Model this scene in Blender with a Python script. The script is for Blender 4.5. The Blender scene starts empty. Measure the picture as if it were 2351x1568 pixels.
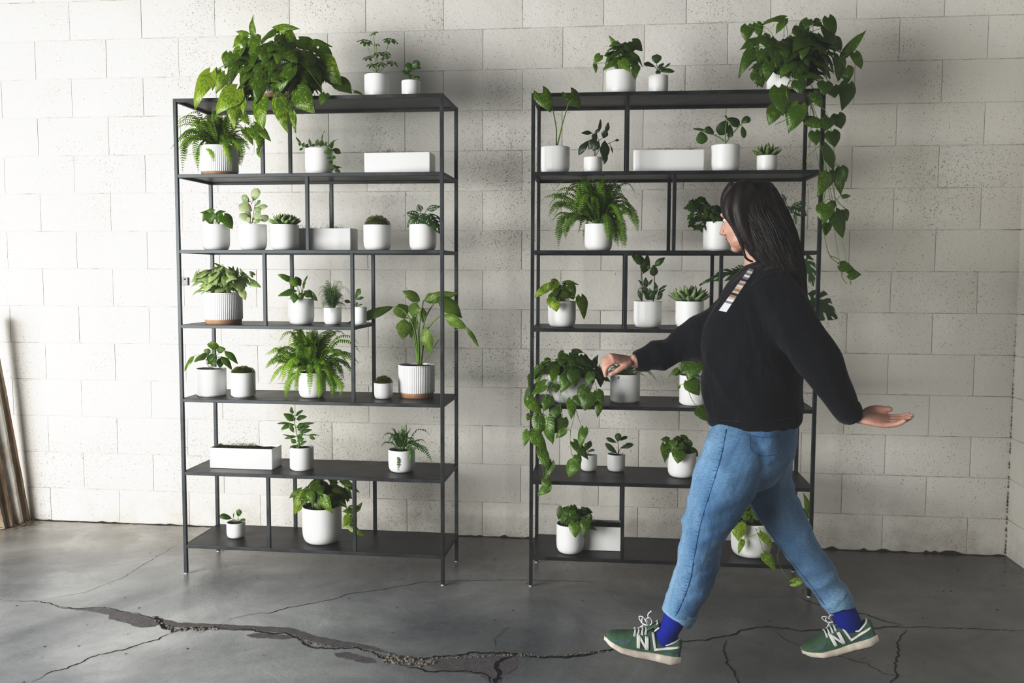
import bpy, bmesh, math, random
import numpy as np
from mathutils import Vector, Matrix

R = random.Random(7)
scene = bpy.context.scene
col = scene.collection
V = Vector

# ------------------------------------------------------------------ camera
CAM = V((0.4519, -4.6802, 1.3931)); YAW = 0.1154; PIT = -0.0757; ROL = 0.0037; F = 2090.3
def _basis():
    c, s = math.cos(YAW), math.sin(YAW)
    fw = V((-s*math.cos(PIT), c*math.cos(PIT), math.sin(PIT)))
    rt = V((c, s, 0)); up = rt.cross(fw)
    cr, sr = math.cos(ROL), math.sin(ROL)
    return fw, rt*cr+up*sr, up*cr-rt*sr
FW, RT, UP = _basis()
cd = bpy.data.cameras.new('camera'); cam = bpy.data.objects.new('camera', cd); col.objects.link(cam)
cd.sensor_width = 36; cd.lens = F/2351*36; cd.clip_end = 60; cd.clip_start = 0.05
M = Matrix((RT, UP, -FW)).transposed().to_4x4(); M.translation = CAM
cam.matrix_world = M
scene.camera = cam

def ray(px, py):
    return FW + RT*((px-1175.5)/F) + UP*((784-py)/F)
def at(px, py, Y):            # point of the place that lies at depth Y (distance from the block wall = -Y)
    d = ray(px, py); return CAM + d*((Y-CAM.y)/d.y)
def onz(px, py, Z=0.0):       # point of a horizontal surface
    d = ray(px, py); return CAM + d*((Z-CAM.z)/d.z)
def mpp(p):                   # metres per photo pixel at p
    return (p-CAM).dot(FW)/F

# ------------------------------------------------------------------ mesh builder
def origin(o):
    v = V((0, 0, 0))
    while o: v = v+o.location; o = o.parent
    return v
class MB:
    def __init__(s): s.v = []; s.f = []; s.uv = []; s.t = []
    def add(s, vs, fs, uvs=None, tint=0.0):
        n = len(s.v); s.v += [tuple(p) for p in vs]; s.f += [tuple(i+n for i in f) for f in fs]
        s.uv += uvs if uvs else [(0.0, 0.0)]*len(vs); s.t += [tint]*len(vs)
    def box(s, lo, hi, M=None):
        x0, y0, z0 = lo; x1, y1, z1 = hi
        p = [V(q) for q in ((x0,y0,z0),(x1,y0,z0),(x1,y1,z0),(x0,y1,z0),(x0,y0,z1),(x1,y0,z1),(x1,y1,z1),(x0,y1,z1))]
        if M: p = [M@q for q in p]
        s.add(p, [(0,3,2,1),(4,5,6,7),(0,1,5,4),(1,2,6,5),(2,3,7,6),(3,0,4,7)])
    def ring_loft(s, rings, cap=True):
        m = len(rings[0]); vs = [p for r in rings for p in r]; fs = []
        for i in range(len(rings)-1):
            for j in range(m):
                a = i*m+j; b = i*m+(j+1)%m; fs.append((a, b, b+m, a+m))
        if cap: fs.append(tuple(range(m))[::-1]); fs.append(tuple((len(rings)-1)*m+k for k in range(m)))
        uv = [(j/m, i/max(1, len(rings)-1)) for i in range(len(rings)) for j in range(m)]
        s.add(vs, fs, uv)
    def tube(s, pts, rad, n=6, cap=True):
        pts = [V(p) for p in pts]
        if not isinstance(rad, (list, tuple)): rad = [rad]*len(pts)
        rings = []; a = None
        for i, p in enumerate(pts):
            t = (pts[min(i+1, len(pts)-1)]-pts[max(i-1, 0)]).normalized()
            if a is None: a = t.orthogonal().normalized()
            a = (a-t*a.dot(t)); a = a.normalized() if a.length > 1e-6 else t.orthogonal().normalized()
            b = t.cross(a); r = rad[i]
            rings.append([p+(a*math.cos(k*2*math.pi/n)+b*math.sin(k*2*math.pi/n))*r for k in range(n)])
        s.ring_loft(rings, cap)
    def lathe(s, c, prof, n=48, ridge=None):
        c = V(c); rings = []
        for k, (r, z) in enumerate(prof):
            ring = []
            for j in range(n):
                rr = r
                if ridge and ridge[0] <= k <= ridge[1]: rr = r+ridge[2]*(1 if j % 4 in (1, 2) else -1)
                a = 2*math.pi*j/n
                ring.append(c+V((rr*math.cos(a), rr*math.sin(a), z)))
            rings.append(ring)
        s.ring_loft(rings, True)
    def build(s, name, mat, parent=None, smooth=True, sharp=None, **kw):
        o0 = origin(parent) if parent else kw.get('at0', V((0, 0, 0)))
        me = bpy.data.meshes.new(name)
        me.from_pydata([(p[0]-o0.x, p[1]-o0.y, p[2]-o0.z) for p in s.v], [], s.f)
        uvl = me.uv_layers.new(name='UVMap')
        li = np.empty(len(me.loops), dtype=np.int32); me.loops.foreach_get('vertex_index', li)
        uvl.data.foreach_set('uv', np.array(s.uv, dtype=np.float32)[li].ravel())
        a = me.attributes.new('tint', 'FLOAT', 'POINT'); a.data.foreach_set('value', np.array(s.t, dtype=np.float32))
        if smooth:
            me.polygons.foreach_set('use_smooth', np.ones(len(me.polygons), dtype=bool))
            if sharp: me.set_sharp_from_angle(angle=math.radians(sharp))
        me.materials.append(mat); me.validate()
        o = bpy.data.objects.new(name, me); col.objects.link(o)
        if parent: o.parent = parent
        else: o.location = o0
        return o
def catmull(pts, k=6):
    pts = [V(p) for p in pts]
    if len(pts) < 3: return [pts[0].lerp(pts[-1], i/k) for i in range(k+1)]
    out = []; P = [pts[0]*2-pts[1]]+pts+[pts[-1]*2-pts[-2]]
    for i in range(1, len(P)-2):
        a, b, c, d = P[i-1:i+3]
        for j in range(k):
            t = j/k
            out.append(0.5*((2*b)+(c-a)*t+(2*a-5*b+4*c-d)*t*t+(3*b-a-3*c+d)*t**3))
    out.append(pts[-1]); return out
def interp(tab, t):
    for (a, x), (b, y) in zip(tab, tab[1:]):
        if t <= b:
            u = (t-a)/(b-a); u = u*u*(3-2*u)*.5+u*.5; return x+(y-x)*u
    return tab[-1][1]
def tag(o, label=None, cat=None, group=None, kind=None):
    if label: o['label'] = label
    if cat: o['category'] = cat
    if group: o['group'] = group
    if kind: o['kind'] = kind
    return o
def empty(name, loc):
    o = bpy.data.objects.new(name, None); o.empty_display_size = .05; o.location = loc; col.objects.link(o); return o

# ------------------------------------------------------------------ materials
class NT:
    def __init__(s, name):
        s.m = bpy.data.materials.new(name); s.m.use_nodes = True; s.t = s.m.node_tree; s.n = s.t.nodes
        s.p = s.n['Principled BSDF']; s.out = s.n['Material Output']
    def node(s, typ, ins=None, **kw):
        n = s.n.new('ShaderNode'+typ)
        for k, v in kw.items(): setattr(n, k, v)
        for k, v in (ins or {}).items(): s.set(n.inputs[k], v)
        return n
    def set(s, sock, v):
        if isinstance(v, bpy.types.NodeSocket): s.t.links.new(v, sock)
        elif isinstance(v, bpy.types.Node): s.t.links.new(v.outputs[0], sock)
        else:
            if isinstance(v, tuple) and len(v) == 3 and sock.type == 'RGBA': v = v+(1,)
            sock.default_value = v
    def pin(s, **kw):
        for k, v in kw.items(): s.set(s.p.inputs[k.replace('_', ' ')], v)
    def math(s, op, a, b=0.0, clamp=False): return s.node('Math', {0: a, 1: b}, operation=op, use_clamp=clamp).outputs[0]
    def noise(s, scale, detail=4, vec=None, rough=.5, dist=0):
        return s.node('TexNoise', {'Scale': scale, 'Detail': detail, 'Roughness': rough, 'Distortion': dist, **({'Vector': vec} if vec is not None else {})}).outputs[0]
    def ramp(s, fac, stops, interp='LINEAR'):
        n = s.node('ValToRGB', {0: fac}); cr = n.color_ramp; cr.interpolation = interp
        while len(cr.elements) < len(stops): cr.elements.new(.5)
        for e, (p, c) in zip(cr.elements, stops):
            e.position = p; e.color = (c, c, c, 1) if isinstance(c, (int, float)) else tuple(c)+(1,)
        return n.outputs[0]
    def mix(s, f, a, b, mode='MIX'):
        n = s.node('Mix', data_type='RGBA', blend_type=mode); s.set(n.inputs[0], f); s.set(n.inputs[6], a); s.set(n.inputs[7], b); return n.outputs[2]
    def bump(s, h, strength=.3, dist=.01, nrm=None):
        return s.node('Bump', {'Height': h, 'Strength': strength, 'Distance': dist, **({'Normal': nrm} if nrm is not None else {})}).outputs[0]
    def obj(s): return s.node('TexCoord').outputs['Object']
    def mapping(s, vec, loc=(0,0,0), rot=(0,0,0), sc=(1,1,1)):
        return s.node('Mapping', {'Vector': vec, 'Location': loc, 'Rotation': rot, 'Scale': sc}).outputs[0]

def simple(name, c, rough=.5, metal=0, bump=None, var=0, **kw):
    t = NT(name); o = t.obj()
    if var:
        n = t.noise(var if var > 1 else 20, 4, o)
        t.pin(Base_Color=t.mix(t.ramp(n, [(.3, 0), (.7, 1)]), tuple(x*.82 for x in c), tuple(min(1, x*1.12) for x in c)))
    else: t.pin(Base_Color=c)
    t.pin(Roughness=rough, Metallic=metal)
    if bump: t.pin(Normal=t.bump(t.noise(bump[0], 5, o), bump[1], bump[2] if len(bump) > 2 else .002))
    for k, v in kw.items(): t.set(t.p.inputs[k.replace('_', ' ')], v)
    return t.m

def leaf_mat(name, dark, light, veg=None, vegamt=0.0, rough=.36, trans=.35, vein=.35):
    t = NT(name)
    tint = t.node('Attribute', attribute_name='tint').outputs['Fac']
    rnd = t.node('NewGeometry').outputs['Random Per Island']
    uv = t.node('UVMap').outputs[0]
    sp = t.node('SeparateXYZ', {0: uv}); u = sp.outputs[0]; v = sp.outputs[1]
    au = t.math('ABSOLUTE', u)
    k = t.math('SUBTRACT', t.math('MULTIPLY', v, 11.0), t.math('MULTIPLY', au, 2.6))
    wv = t.math('POWER', t.math('ABSOLUTE', t.math('SINE', t.math('MULTIPLY', k, math.pi))), 8.0)
    mid = t.math('SUBTRACT', 1.0, t.math('MULTIPLY', au, 16.0), True)
    f = t.math('ADD', tint, t.math('MULTIPLY', t.math('SUBTRACT', rnd, .5), .35), True)
    n = t.noise(9, 3, t.obj()); f = t.math('ADD', f, t.math('MULTIPLY', t.math('SUBTRACT', n, .5), .35), True)
    c = t.mix(f, dark, light)
    if veg:
        vv = t.node('CombineXYZ', {0: t.math('MULTIPLY', au, 5.0), 1: t.math('MULTIPLY', k, .9), 2: t.math('MULTIPLY', rnd, 40.0)}).outputs[0]
        s_ = t.noise(.9, 3, vv, .6)
        thr = t.math('SUBTRACT', .73, t.math('MULTIPLY', t.math('ADD', t.math('MULTIPLY', tint, .6), .35), vegamt))
        msk = t.math('MULTIPLY', t.math('SUBTRACT', s_, thr), 9.0, True)
        c = t.mix(msk, c, veg)
    vm = t.math('MAXIMUM', t.math('MULTIPLY', wv, .35), mid)
    c = t.mix(t.math('MULTIPLY', vm, vein), c, tuple(min(1, x*1.4+.01) for x in light))
    back = t.node('NewGeometry').outputs['Backfacing']
    c = t.mix(t.math('MULTIPLY', back, .45), c, tuple(x*.75+.03*y for x, y in zip(light, (1, 1.3, .7))))
    t.pin(Base_Color=c, Roughness=rough, Normal=t.bump(t.math('ADD', wv, mid), .35, -.0012))
    t.p.inputs['Specular IOR Level'].default_value = .45
    tr = t.node('BsdfTranslucent', {'Color': t.mix(.5, c, tuple(min(1, x*1.15) for x in light))})
    ms = t.node('MixShader', {0: trans, 1: t.p.outputs[0], 2: tr.outputs[0]})
    t.t.links.new(ms.outputs[0], t.out.inputs[0]); return t.m

MT = {}
MT['pothos'] = leaf_mat('pothos_leaf', (.010, .042, .003), (.17, .30, .012), (.48, .54, .07), .36, .30)
MT['pothos_dark'] = leaf_mat('pothos_dark_leaf', (.007, .030, .004), (.11, .22, .012), (.34, .42, .05), .28, .30, .22)
MT['plain'] = leaf_mat('plain_leaf', (.009, .038, .006), (.11, .22, .02), None, 0, .4)
MT['peperomia'] = leaf_mat('peperomia_leaf', (.010, .036, .008), (.085, .18, .022), None, 0, .3, .2, .12)
MT['variegated'] = leaf_mat('variegated_leaf', (.08, .19, .05), (.30, .42, .18), (.72, .76, .52), .55, .4)
MT['syngonium'] = leaf_mat('syngonium_leaf', (.08, .20, .03), (.42, .56, .22), (.68, .76, .42), .62, .42)
MT['rubber'] = leaf_mat('rubber_leaf', (.008, .018, .010), (.035, .055, .022), None, 0, .28, .1, .3)
MT['monstera'] = leaf_mat('monstera_leaf', (.008, .034, .012), (.05, .13, .03), None, 0, .3, .15, .25)
MT['calathea'] = leaf_mat('broad_leaf', (.018, .065, .010), (.20, .31, .035), (.42, .50, .18), .25, .36)
MT['fern_lime'] = leaf_mat('fern_lime_leaf', (.05, .14, .004), (.33, .48, .03), None, 0, .5, .4, 0)
MT['fern'] = leaf_mat('fern_leaf', (.045, .13, .004), (.34, .52, .03), None, 0, .5, .4, 0)
MT['fern_dark'] = leaf_mat('fern_dark_leaf', (.020, .07, .003), (.22, .38, .02), None, 0, .5, .3, 0)
MT['fern_grey'] = leaf_mat('fern_grey_leaf', (.035, .085, .04), (.16, .26, .12), None, 0, .5, .3, 0)
MT['button'] = leaf_mat('button_fern_leaf', (.015, .075, .012), (.10, .26, .03), None, 0, .45, .3, 0)
MT['succulent'] = leaf_mat('succulent_leaf', (.10, .19, .07), (.34, .44, .20), None, 0, .5, .05, 0)
MT['succulent_dark'] = leaf_mat('succulent_dark_leaf', (.05, .11, .03), (.25, .36, .10), None, 0, .4, .05, 0)
MT['moss'] = leaf_mat('moss_green', (.05, .075, .008), (.20, .24, .03), None, 0, .9, .2, 0)
MT['moss_brown'] = leaf_mat('moss_brown', (.05, .04, .012), (.20, .17, .05), None, 0, .9, .2, 0)
MT['stem'] = simple('green_stem', (.16, .26, .05), .5, var=30)
MT['stem_dark'] = simple('dark_stem', (.06, .09, .025), .5, var=30)
MT['stem_brown'] = simple('brown_stem', (.11, .07, .04), .7, var=30)
MT['soil'] = simple('potting_soil', (.028, .018, .012), .95, bump=(260, 1, .006), var=90)
MT['ceramic'] = simple('white_ceramic', (.80, .80, .79), .38, bump=(300, .04, .0005))
MT['ceramic_gloss'] = simple('glossy_white_ceramic', (.82, .82, .81), .16)
MT['clay'] = simple('bare_clay', (.42, .27, .17), .8, bump=(400, .2, .001), var=60)
# gunmetal steel
def metal():
    t = NT('gunmetal_steel'); o = t.obj(); n = t.noise(14, 5, o)
    t.pin(Base_Color=t.mix(t.ramp(n, [(.35, 0), (.7, 1)]), (.030, .033, .035), (.060, .066, .069)), Metallic=.6, Roughness=t.ramp(n, [(.3, .36), (.7, .5)]))
    return t.m
MT['metal'] = metal()
def metal2():
    t = NT('shelf_sheet_steel'); o = t.obj(); n = t.noise(7, 5, o)
    t.pin(Base_Color=t.mix(t.ramp(n, [(.35, 0), (.7, 1)]), (.030, .030, .030), (.045, .044, .043)), Metallic=.3, Roughness=t.ramp(n, [(.3, .33), (.7, .45)]))
    return t.m
MT['sheet'] = metal2()

def wall_mat(nm, seed):
    t = NT(nm); o = t.obj()
    big = t.noise(.9, 3, t.mapping(o, (seed, 0, seed)))
    c = t.mix(t.ramp(big, [(.35, 0), (.68, 1)]), (.66, .64, .59), (.745, .73, .69))
    rnd = t.node('NewGeometry').outputs['Random Per Island']
    c = t.mix(t.math('MULTIPLY', rnd, .10), c, (.66, .64, .60))
    # pits of the porous block, strongest in patches
    pit = t.noise(190, 2, t.mapping(o, sc=(1, 1, .8)), .5); patch = t.ramp(t.noise(1.9, 4, t.mapping(o, (3+seed, 0, 1))), [(.42, 0), (.66, 1)])
    thr = t.math('SUBTRACT', .705, t.math('MULTIPLY', patch, .085))
    pm = t.math('MULTIPLY', t.math('SUBTRACT', pit, thr), 22.0, True)
    c = t.mix(t.math('MULTIPLY', pm, .75), c, (.27, .25, .21))
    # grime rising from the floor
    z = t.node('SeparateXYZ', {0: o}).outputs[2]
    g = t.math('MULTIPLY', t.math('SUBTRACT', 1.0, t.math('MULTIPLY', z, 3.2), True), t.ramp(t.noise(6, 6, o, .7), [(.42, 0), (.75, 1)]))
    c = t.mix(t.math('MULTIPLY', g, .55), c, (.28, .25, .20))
    t.pin(Base_Color=c, Roughness=.62)
    fine = t.noise(70, 6, o, .6); lump = t.noise(9, 3, o)
    b1 = t.bump(fine, .30, .006); b2 = t.bump(lump, .25, .02, b1)
    t.pin(Normal=t.bump(t.math('SUBTRACT', 0.0, pm), .6, .004, b2)); return t.m
MT['wall'] = wall_mat('painted_block', 0.0)
MT['wall2'] = wall_mat('painted_block_side', 5.0)
def joint_mat():
    t = NT('painted_mortar'); o = t.obj(); n = t.noise(7, 6, o, .7)
    t.pin(Base_Color=t.mix(t.ramp(n, [(.48, 0), (.68, 1)]), (.62, .605, .565), (.33, .30, .26)), Roughness=.75, Normal=t.bump(t.noise(60, 4, o), .4, .01)); return t.m
MT['joint'] = joint_mat()
def floor_mat():
    t = NT('worn_concrete'); o = t.obj()
    n1 = t.noise(.85, 5, t.mapping(o, (1.3, .4, 0)), .55, .6); n2 = t.noise(3.2, 7, o, .65, .8); n3 = t.noise(28, 6, o, .7)
    c = t.mix(t.ramp(n1, [(.38, 0), (.60, 1)]), (.12, .134, .156), (.50, .508, .505))
    c = t.mix(t.math('MULTIPLY', t.ramp(n2, [(.42, 0), (.68, 1)]), .5), c, (.25, .26, .27))
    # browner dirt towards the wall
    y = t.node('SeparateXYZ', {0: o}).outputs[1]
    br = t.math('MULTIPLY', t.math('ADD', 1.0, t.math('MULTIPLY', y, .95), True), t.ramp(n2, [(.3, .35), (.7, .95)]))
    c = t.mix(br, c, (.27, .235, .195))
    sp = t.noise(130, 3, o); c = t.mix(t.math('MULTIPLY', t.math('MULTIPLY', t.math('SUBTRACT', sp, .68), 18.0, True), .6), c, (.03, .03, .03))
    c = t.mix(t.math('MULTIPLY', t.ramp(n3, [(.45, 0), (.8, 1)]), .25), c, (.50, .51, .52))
    # dark brownish slab tone towards the right, with light falloff painted into the colour
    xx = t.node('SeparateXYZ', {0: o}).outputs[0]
    old = t.math('MULTIPLY', t.math('ADD', t.math('MULTIPLY', t.math('ADD', xx, .6), .42), t.math('MULTIPLY', t.math('SUBTRACT', n1, .5), .9), True), .62)  # mask for the brownish slab tone and painted light falloff
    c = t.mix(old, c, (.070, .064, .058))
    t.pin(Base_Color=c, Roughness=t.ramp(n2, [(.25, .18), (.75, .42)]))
    t.p.inputs['Specular IOR Level'].default_value = .55
    t.pin(Normal=t.bump(t.noise(22, 8, o, .7), .25, .004, t.bump(n2, .12, .03))); return t.m
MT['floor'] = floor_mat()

# ------------------------------------------------------------------ room shell
RB = .4064; RH = .2032; ZB = -.018; XJ = -2.4799      # block module and its joints on the wall
def corner_x():
    p = at(2322, 1000, 0); return p.x
XC = corner_x()
def block_wall(name, mat, to3, u0, u1, z1, ph):
    w = MB(); rr = random.Random(3 if ph == 0 else 9); J = .0030; JZ = .0050
    def add_block(a, b, c, d):
        if b-a < .03: return
        dep = rr.uniform(.0016, .0030); bv = .0030
        o1 = [(a+J*.5, c+JZ*.5), (b-J*.5, c+JZ*.5), (b-J*.5, d-JZ*.5), (a+J*.5, d-JZ*.5)]
        o2 = [(a+J*.5+bv, c+JZ*.5+bv), (b-J*.5-bv, c+JZ*.5+bv), (b-J*.5-bv, d-JZ*.5-bv), (a+J*.5+bv, d-JZ*.5-bv)]
        tl = [rr.uniform(-.0006, .0006) for _ in range(4)]
        vs = [to3(p, q, 0) for p, q in o1]+[to3(p, q, dep*.75+e*.5) for (p, q), e in zip(o1, tl)]+[to3(p, q, dep+e) for (p, q), e in zip(o2, tl)]
        w.add(vs, [(4,5,1,0)[::-1],(5,6,2,1)[::-1],(6,7,3,2)[::-1],(7,4,0,3)[::-1],(4,5,9,8),(5,6,10,9),(6,7,11,10),(7,4,8,11),(8,9,10,11)])
    k = 0
    while ZB+k*RH < z1:
        off = (0 if k % 2 else -.5)+ph
        c = max(0, ZB+k*RH); d = min(z1, ZB+(k+1)*RH)
        i = math.floor((u0-XJ)/RB-off)
        while True:
            a = XJ+(i+off)*RB; b = a+RB
            if a >= u1: break
            if b > u0: add_block(max(a, u0), min(b, u1), c, d)
            i += 1
        k += 1
    return w.build(name, mat, None, smooth=True, sharp=20)
ZT = 3.2
XL = -3.6
wb = block_wall('wall_back', MT['wall'], lambda u, z, d: V((u, -d, z)), XL, XC, ZT, 0)
tag(wb, kind='structure')
m = MB(); m.add([(XL, .0005, 0), (XC, .0005, 0), (XC, .0005, ZT), (XL, .0005, ZT)], [(0, 1, 2, 3)]); m.add([(XL, .12, 0), (XC+.12, .12, 0), (XC+.12, .12, ZT), (XL, .12, ZT)], [(3, 2, 1, 0)])
m.build('mortar', MT['joint'], wb)
wr = block_wall('wall_right', MT['wall2'], lambda u, z, d: V((XC-d, -(u-XJ), z)), XJ, XJ+3.2, ZT, .5)
tag(wr, kind='structure')
m = MB(); m.add([(XC+.0005, .02, 0), (XC+.0005, -3.3, 0), (XC+.0005, -3.3, ZT), (XC+.0005, .02, ZT)], [(0, 1, 2, 3)])
m.build('mortar', MT['joint'], wr)
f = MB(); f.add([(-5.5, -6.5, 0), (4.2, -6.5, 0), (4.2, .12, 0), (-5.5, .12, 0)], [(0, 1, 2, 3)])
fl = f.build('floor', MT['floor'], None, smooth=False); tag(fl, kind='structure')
# crumbled dark dirt line where wall meets floor
d = MB(); rr = random.Random(5); x = XL; top = []; 
while x < XC:
    h = rr.uniform(.001, .006) if rr.random() < .75 else rr.uniform(.008, .018)
    if x < -.9: h *= .45
    top.append((x, h, rr.uniform(.008, .022))); x += rr.uniform(.012, .04)
vs = []; fs = []
for i, (x, h, w_) in enumerate(top):
    vs += [(x, -.0085, h), (x, -.0085-w_*.5, h*.4), (x, -.008-w_, .0006)]
    if i: a = 3*i; fs += [(a-3, a-2, a+1, a), (a-2, a-1, a+2, a+1)]
d.add(vs, fs); d.build('dirt_line', simple('wall_foot_dirt', (.055, .048, .04), .95, bump=(120, 1, .006), var=40), fl)

g = MB(); rr = random.Random(41); z = .0
while z < 1.15:
    h = rr.uniform(.008, .03); a = rr.uniform(.001, .006)*(1.25-z); b_ = rr.uniform(.001, .005)*(1.25-z)
    if rr.random() < .8: g.add([V((XC-.006-a, -.0062, z)), V((XC-.0065, -.0065, z+h*.5)), V((XC-.006, -.006-b_, z+h*.4)), V((XC-.006-a*.3, -.0066, z+h)), V((XC-.0066, -.012, z))], [(0, 1, 3), (0, 4, 1), (4, 2, 1)])
    z += h*.8
g.build('corner_grime', simple('corner_dirt', (.10, .085, .06), .95, var=50), wr)
# floor cracks: ribbons traced along the fracture lines (photo coordinates turned into floor points)
CK = lambda x, y: onz(x/1.679, 1250+y/1.679)
CR = lambda x, y: onz(1180+x/2.612, 1100+y/2.612)
crack_dark = simple('crack_gap', (.012, .011, .010), 1.0, bump=(200, 1, .01))
crack_lip = simple('broken_concrete_edge', (.30, .275, .235), .95, bump=(160, 1, .01), var=50)
patch_m = simple('cement_patch', (.19, .175, .185), .68, bump=(70, .5, .004), var=25)
def jag(pts, amp, step=.012, seed=1):
    rr = random.Random(seed); out = [pts[0]]
    for a, b in zip(pts, pts[1:]):
        L = (b-a).length; n = max(1, int(L/step)); t = (b-a)/max(L, 1e-6); nn = V((-t.y, t.x, 0)); w = 0
        for i in range(1, n+1):
            w = w*.6+rr.gauss(0, amp); out.append(a.lerp(b, i/n)+(nn*w if i < n else V((0, 0, 0))))
    return out
def ribbon(mb, pts, w0, z, seed=1, off=0, taper=True, var=1.0):
    rr = random.Random(seed); n = len(pts); vs = []; fs = []; ra = rb_ = .8
    for i, p in enumerate(pts):
        ra += (rr.uniform(.35, 1.2)-ra)*var; rb_ += (rr.uniform(.35, 1.2)-rb_)*var
        t = (pts[min(i+1, n-1)]-pts[max(i-1, 0)]); t.z = 0; t.normalize(); nn = V((-t.y, t.x, 0))
        k = (min(1, 6*min(i, n-1-i)/n+.1) if taper else 1)
        ww = w0(i/(n-1)) if callable(w0) else w0
        a = ww*k*ra; b = ww*k*rb_
        vs += [p+nn*(a+off)+V((0, 0, z)), p-nn*(b-off)+V((0, 0, z))]
        if i: j = 2*i; fs.append((j-2, j-1, j+1, j))
    mb.add(vs, fs)
cracks = [  # points, half width m, lip
 ([CK(*p) for p in ((0,222),(60,218),(150,218),(200,232),(225,242),(300,248),(400,243),(470,258),(540,270),(600,288),(640,320),(680,333))], .0022, 0),
 ([CK(*p) for p in ((585,280),(620,300),(650,325),(685,335))], .010, .012),
 ([CK(*p) for p in ((680,333),(740,322),(800,326),(835,318))], .011, .014),
 ([CK(*p) for p in ((835,318),(900,285),(960,270),(1040,265),(1110,243),(1200,228),(1290,210),(1340,192),(1450,178),(1550,160),(1640,145),(1760,140),(1900,138),(2040,138),(2200,142),(2351,150))], .0020, 0),
 ([CK(*p) for p in ((690,0),(600,50),(540,85),(500,110),(470,130),(400,155),(330,185),(240,200),(160,215))], .0009, 0),
 ([CK(*p) for p in ((120,532),(200,490),(260,478),(330,445),(380,425),(470,408),(540,385),(610,368),(650,345),(690,335))], .0028, 0),
 ([CK(*p) for p in ((835,320),(900,330),(970,328),(1010,340),(1100,342),(1150,365),(1190,395),(1260,402),(1370,398),(1440,420),(1490,445),(1540,462),(1600,475))], .0048, .009),
 ([CK(*p) for p in ((1500,432),(1560,440),(1640,442),(1690,435),(1760,428),(1850,420),(1950,418),(2010,428),(2080,435),(2150,436),(2230,428),(2300,416),(2351,410))], .0060, .011),
 ([CK(*p) for p in ((1560,470),(1640,490),(1720,488),(1800,488),(1850,495),(1890,515),(1895,540))], .0050, .006),
 ([CK(*p) for p in ((1990,430),(1930,450),(1915,470),(1925,495),(1910,530),(1900,545))], .010, .004),
 ([CR(*p) for p in ((0,1055),(120,1065),(300,1075),(440,1055),(600,1020),(800,990),(980,978),(1150,968),(1290,940),(1380,905),(1500,888),(1560,890),(1700,910),(1850,908),(2000,900),(2150,895),(2351,885))], .0045, .006),
 ([CR(*p) for p in ((2150,890),(2351,888),(2600,895),(2900,905),(3100,912))], .0022, 0),
 ([CR(*p) for p in ((1700,700),(1780,740),(1870,765),(1980,790),(2100,810),(2200,845),(2340,878))], .0022, .003),
 ([CR(*p) for p in ((1750,650),(1730,690),(1700,700))], .0012, 0),
 ([CR(*p) for p in ((830,660),(1000,678),(1150,690),(1350,700),(1550,708),(1700,700))], .0009, 0),
 ([CR(*p) for p in ((1275,965),(1255,1030),(1275,1080),(1290,1120),(1320,1150),(1340,1210),(1345,1260))], .0024, .003),
 ([CR(*p) for p in ((1550,900),(1600,940),(1650,975),(1760,1010),(1850,1030),(2000,1075),(2130,1110),(2200,1160),(2300,1180),(2400,1190))], .0016, 0),
 ([CR(*p) for p in ((2351,900),(2300,980),(2310,1030),(2280,1100),(2300,1170),(2260,1223),(2200,1260))], .0022, .003),
 ([CK(*p) for p in ((1980,310),(1930,345),(1905,365),(1910,400))], .0008, 0),
]
gap = MB(); lip = MB()
for i, (pts, w_, lw) in enumerate(cracks):
    q = jag(pts, .0022+w_*.35, .012, i+1)
    if lw:
        ribbon(lip, q, lw*.9, .0009, i+50, off=lw*.55)
    ribbon(gap, q, w_, .0014, i+90)
gap.build('crack', crack_dark, fl, smooth=False); lip.build('crack_edge', crack_lip, fl, smooth=False)
pm = MB()
for k, (pts, w_) in enumerate([
   ([(240,245),(400,255),(540,285),(680,310),(820,315),(960,322),(1100,330),(1200,360),(1320,385),(1440,400),(1530,425)], .034),
   ([(430,265),(500,290),(600,315)], .05), ([(950,350),(1060,355),(1130,360)], .025), ([(1290,420),(1370,435),(1450,455)], .03)]):
    q = jag([CK(*p) for p in pts], .0015, .010, 30+k)
    ribbon(pm, q, w_, .0004+.00008*k, 31+k, var=.22)
poly = [CK(*p) for p in ((1640,452),(1700,442),(1800,430),(1900,432),(1960,428),(1990,440),(1985,480),(1960,500),(1925,500),(1930,530),(1900,545),(1850,500),(1760,485),(1680,480))]
q = jag(poly+[poly[0]], .004, .02, 77)[:-1]
pm.add([p+V((0, 0, .0007)) for p in q], [tuple(range(len(q)))])
pm.build('cement_patch', patch_m, fl, smooth=False)
# broken chunks sitting in the widest parts of the cracks
rb = MB(); rr = random.Random(12)
def chunk(mb, p, r, rr):
    n = 6; rings = []
    for lv, sc in ((0, 1), (.55, .9), (1, .45)):
        rings.append([V((p.x+r*sc*rr.uniform(.6, 1.2)*math.cos(a*math.tau/n), p.y+r*sc*rr.uniform(.6, 1.2)*math.sin(a*math.tau/n), p.z+r*.55*lv)) for a in range(n)])
    mb.ring_loft(rings)
for (a, b, cnt, sp, rad) in (((1500,440),(1660,460),110,16,.010),((700,328),(840,324),50,7,.008),((600,290),(680,335),35,8,.006),((1660,440),(2050,425),80,5,.006),((1150,370),(1300,402),40,4,.005),((1400,410),(1500,440),30,6,.005),((2050,436),(2351,412),60,4,.005)):
    for _ in range(cnt):
        t = rr.random(); x = a[0]+(b[0]-a[0])*t+rr.gauss(0, sp); y = a[1]+(b[1]-a[1])*t+rr.gauss(0, sp*.45)
        p = CK(x, y); chunk(rb, V((p.x, p.y, .0005)), rad*rr.uniform(.3, 1.1), rr)
o = rb.build('rubble', crack_lip, fl, smooth=False); tag(o, kind='stuff')
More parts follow.
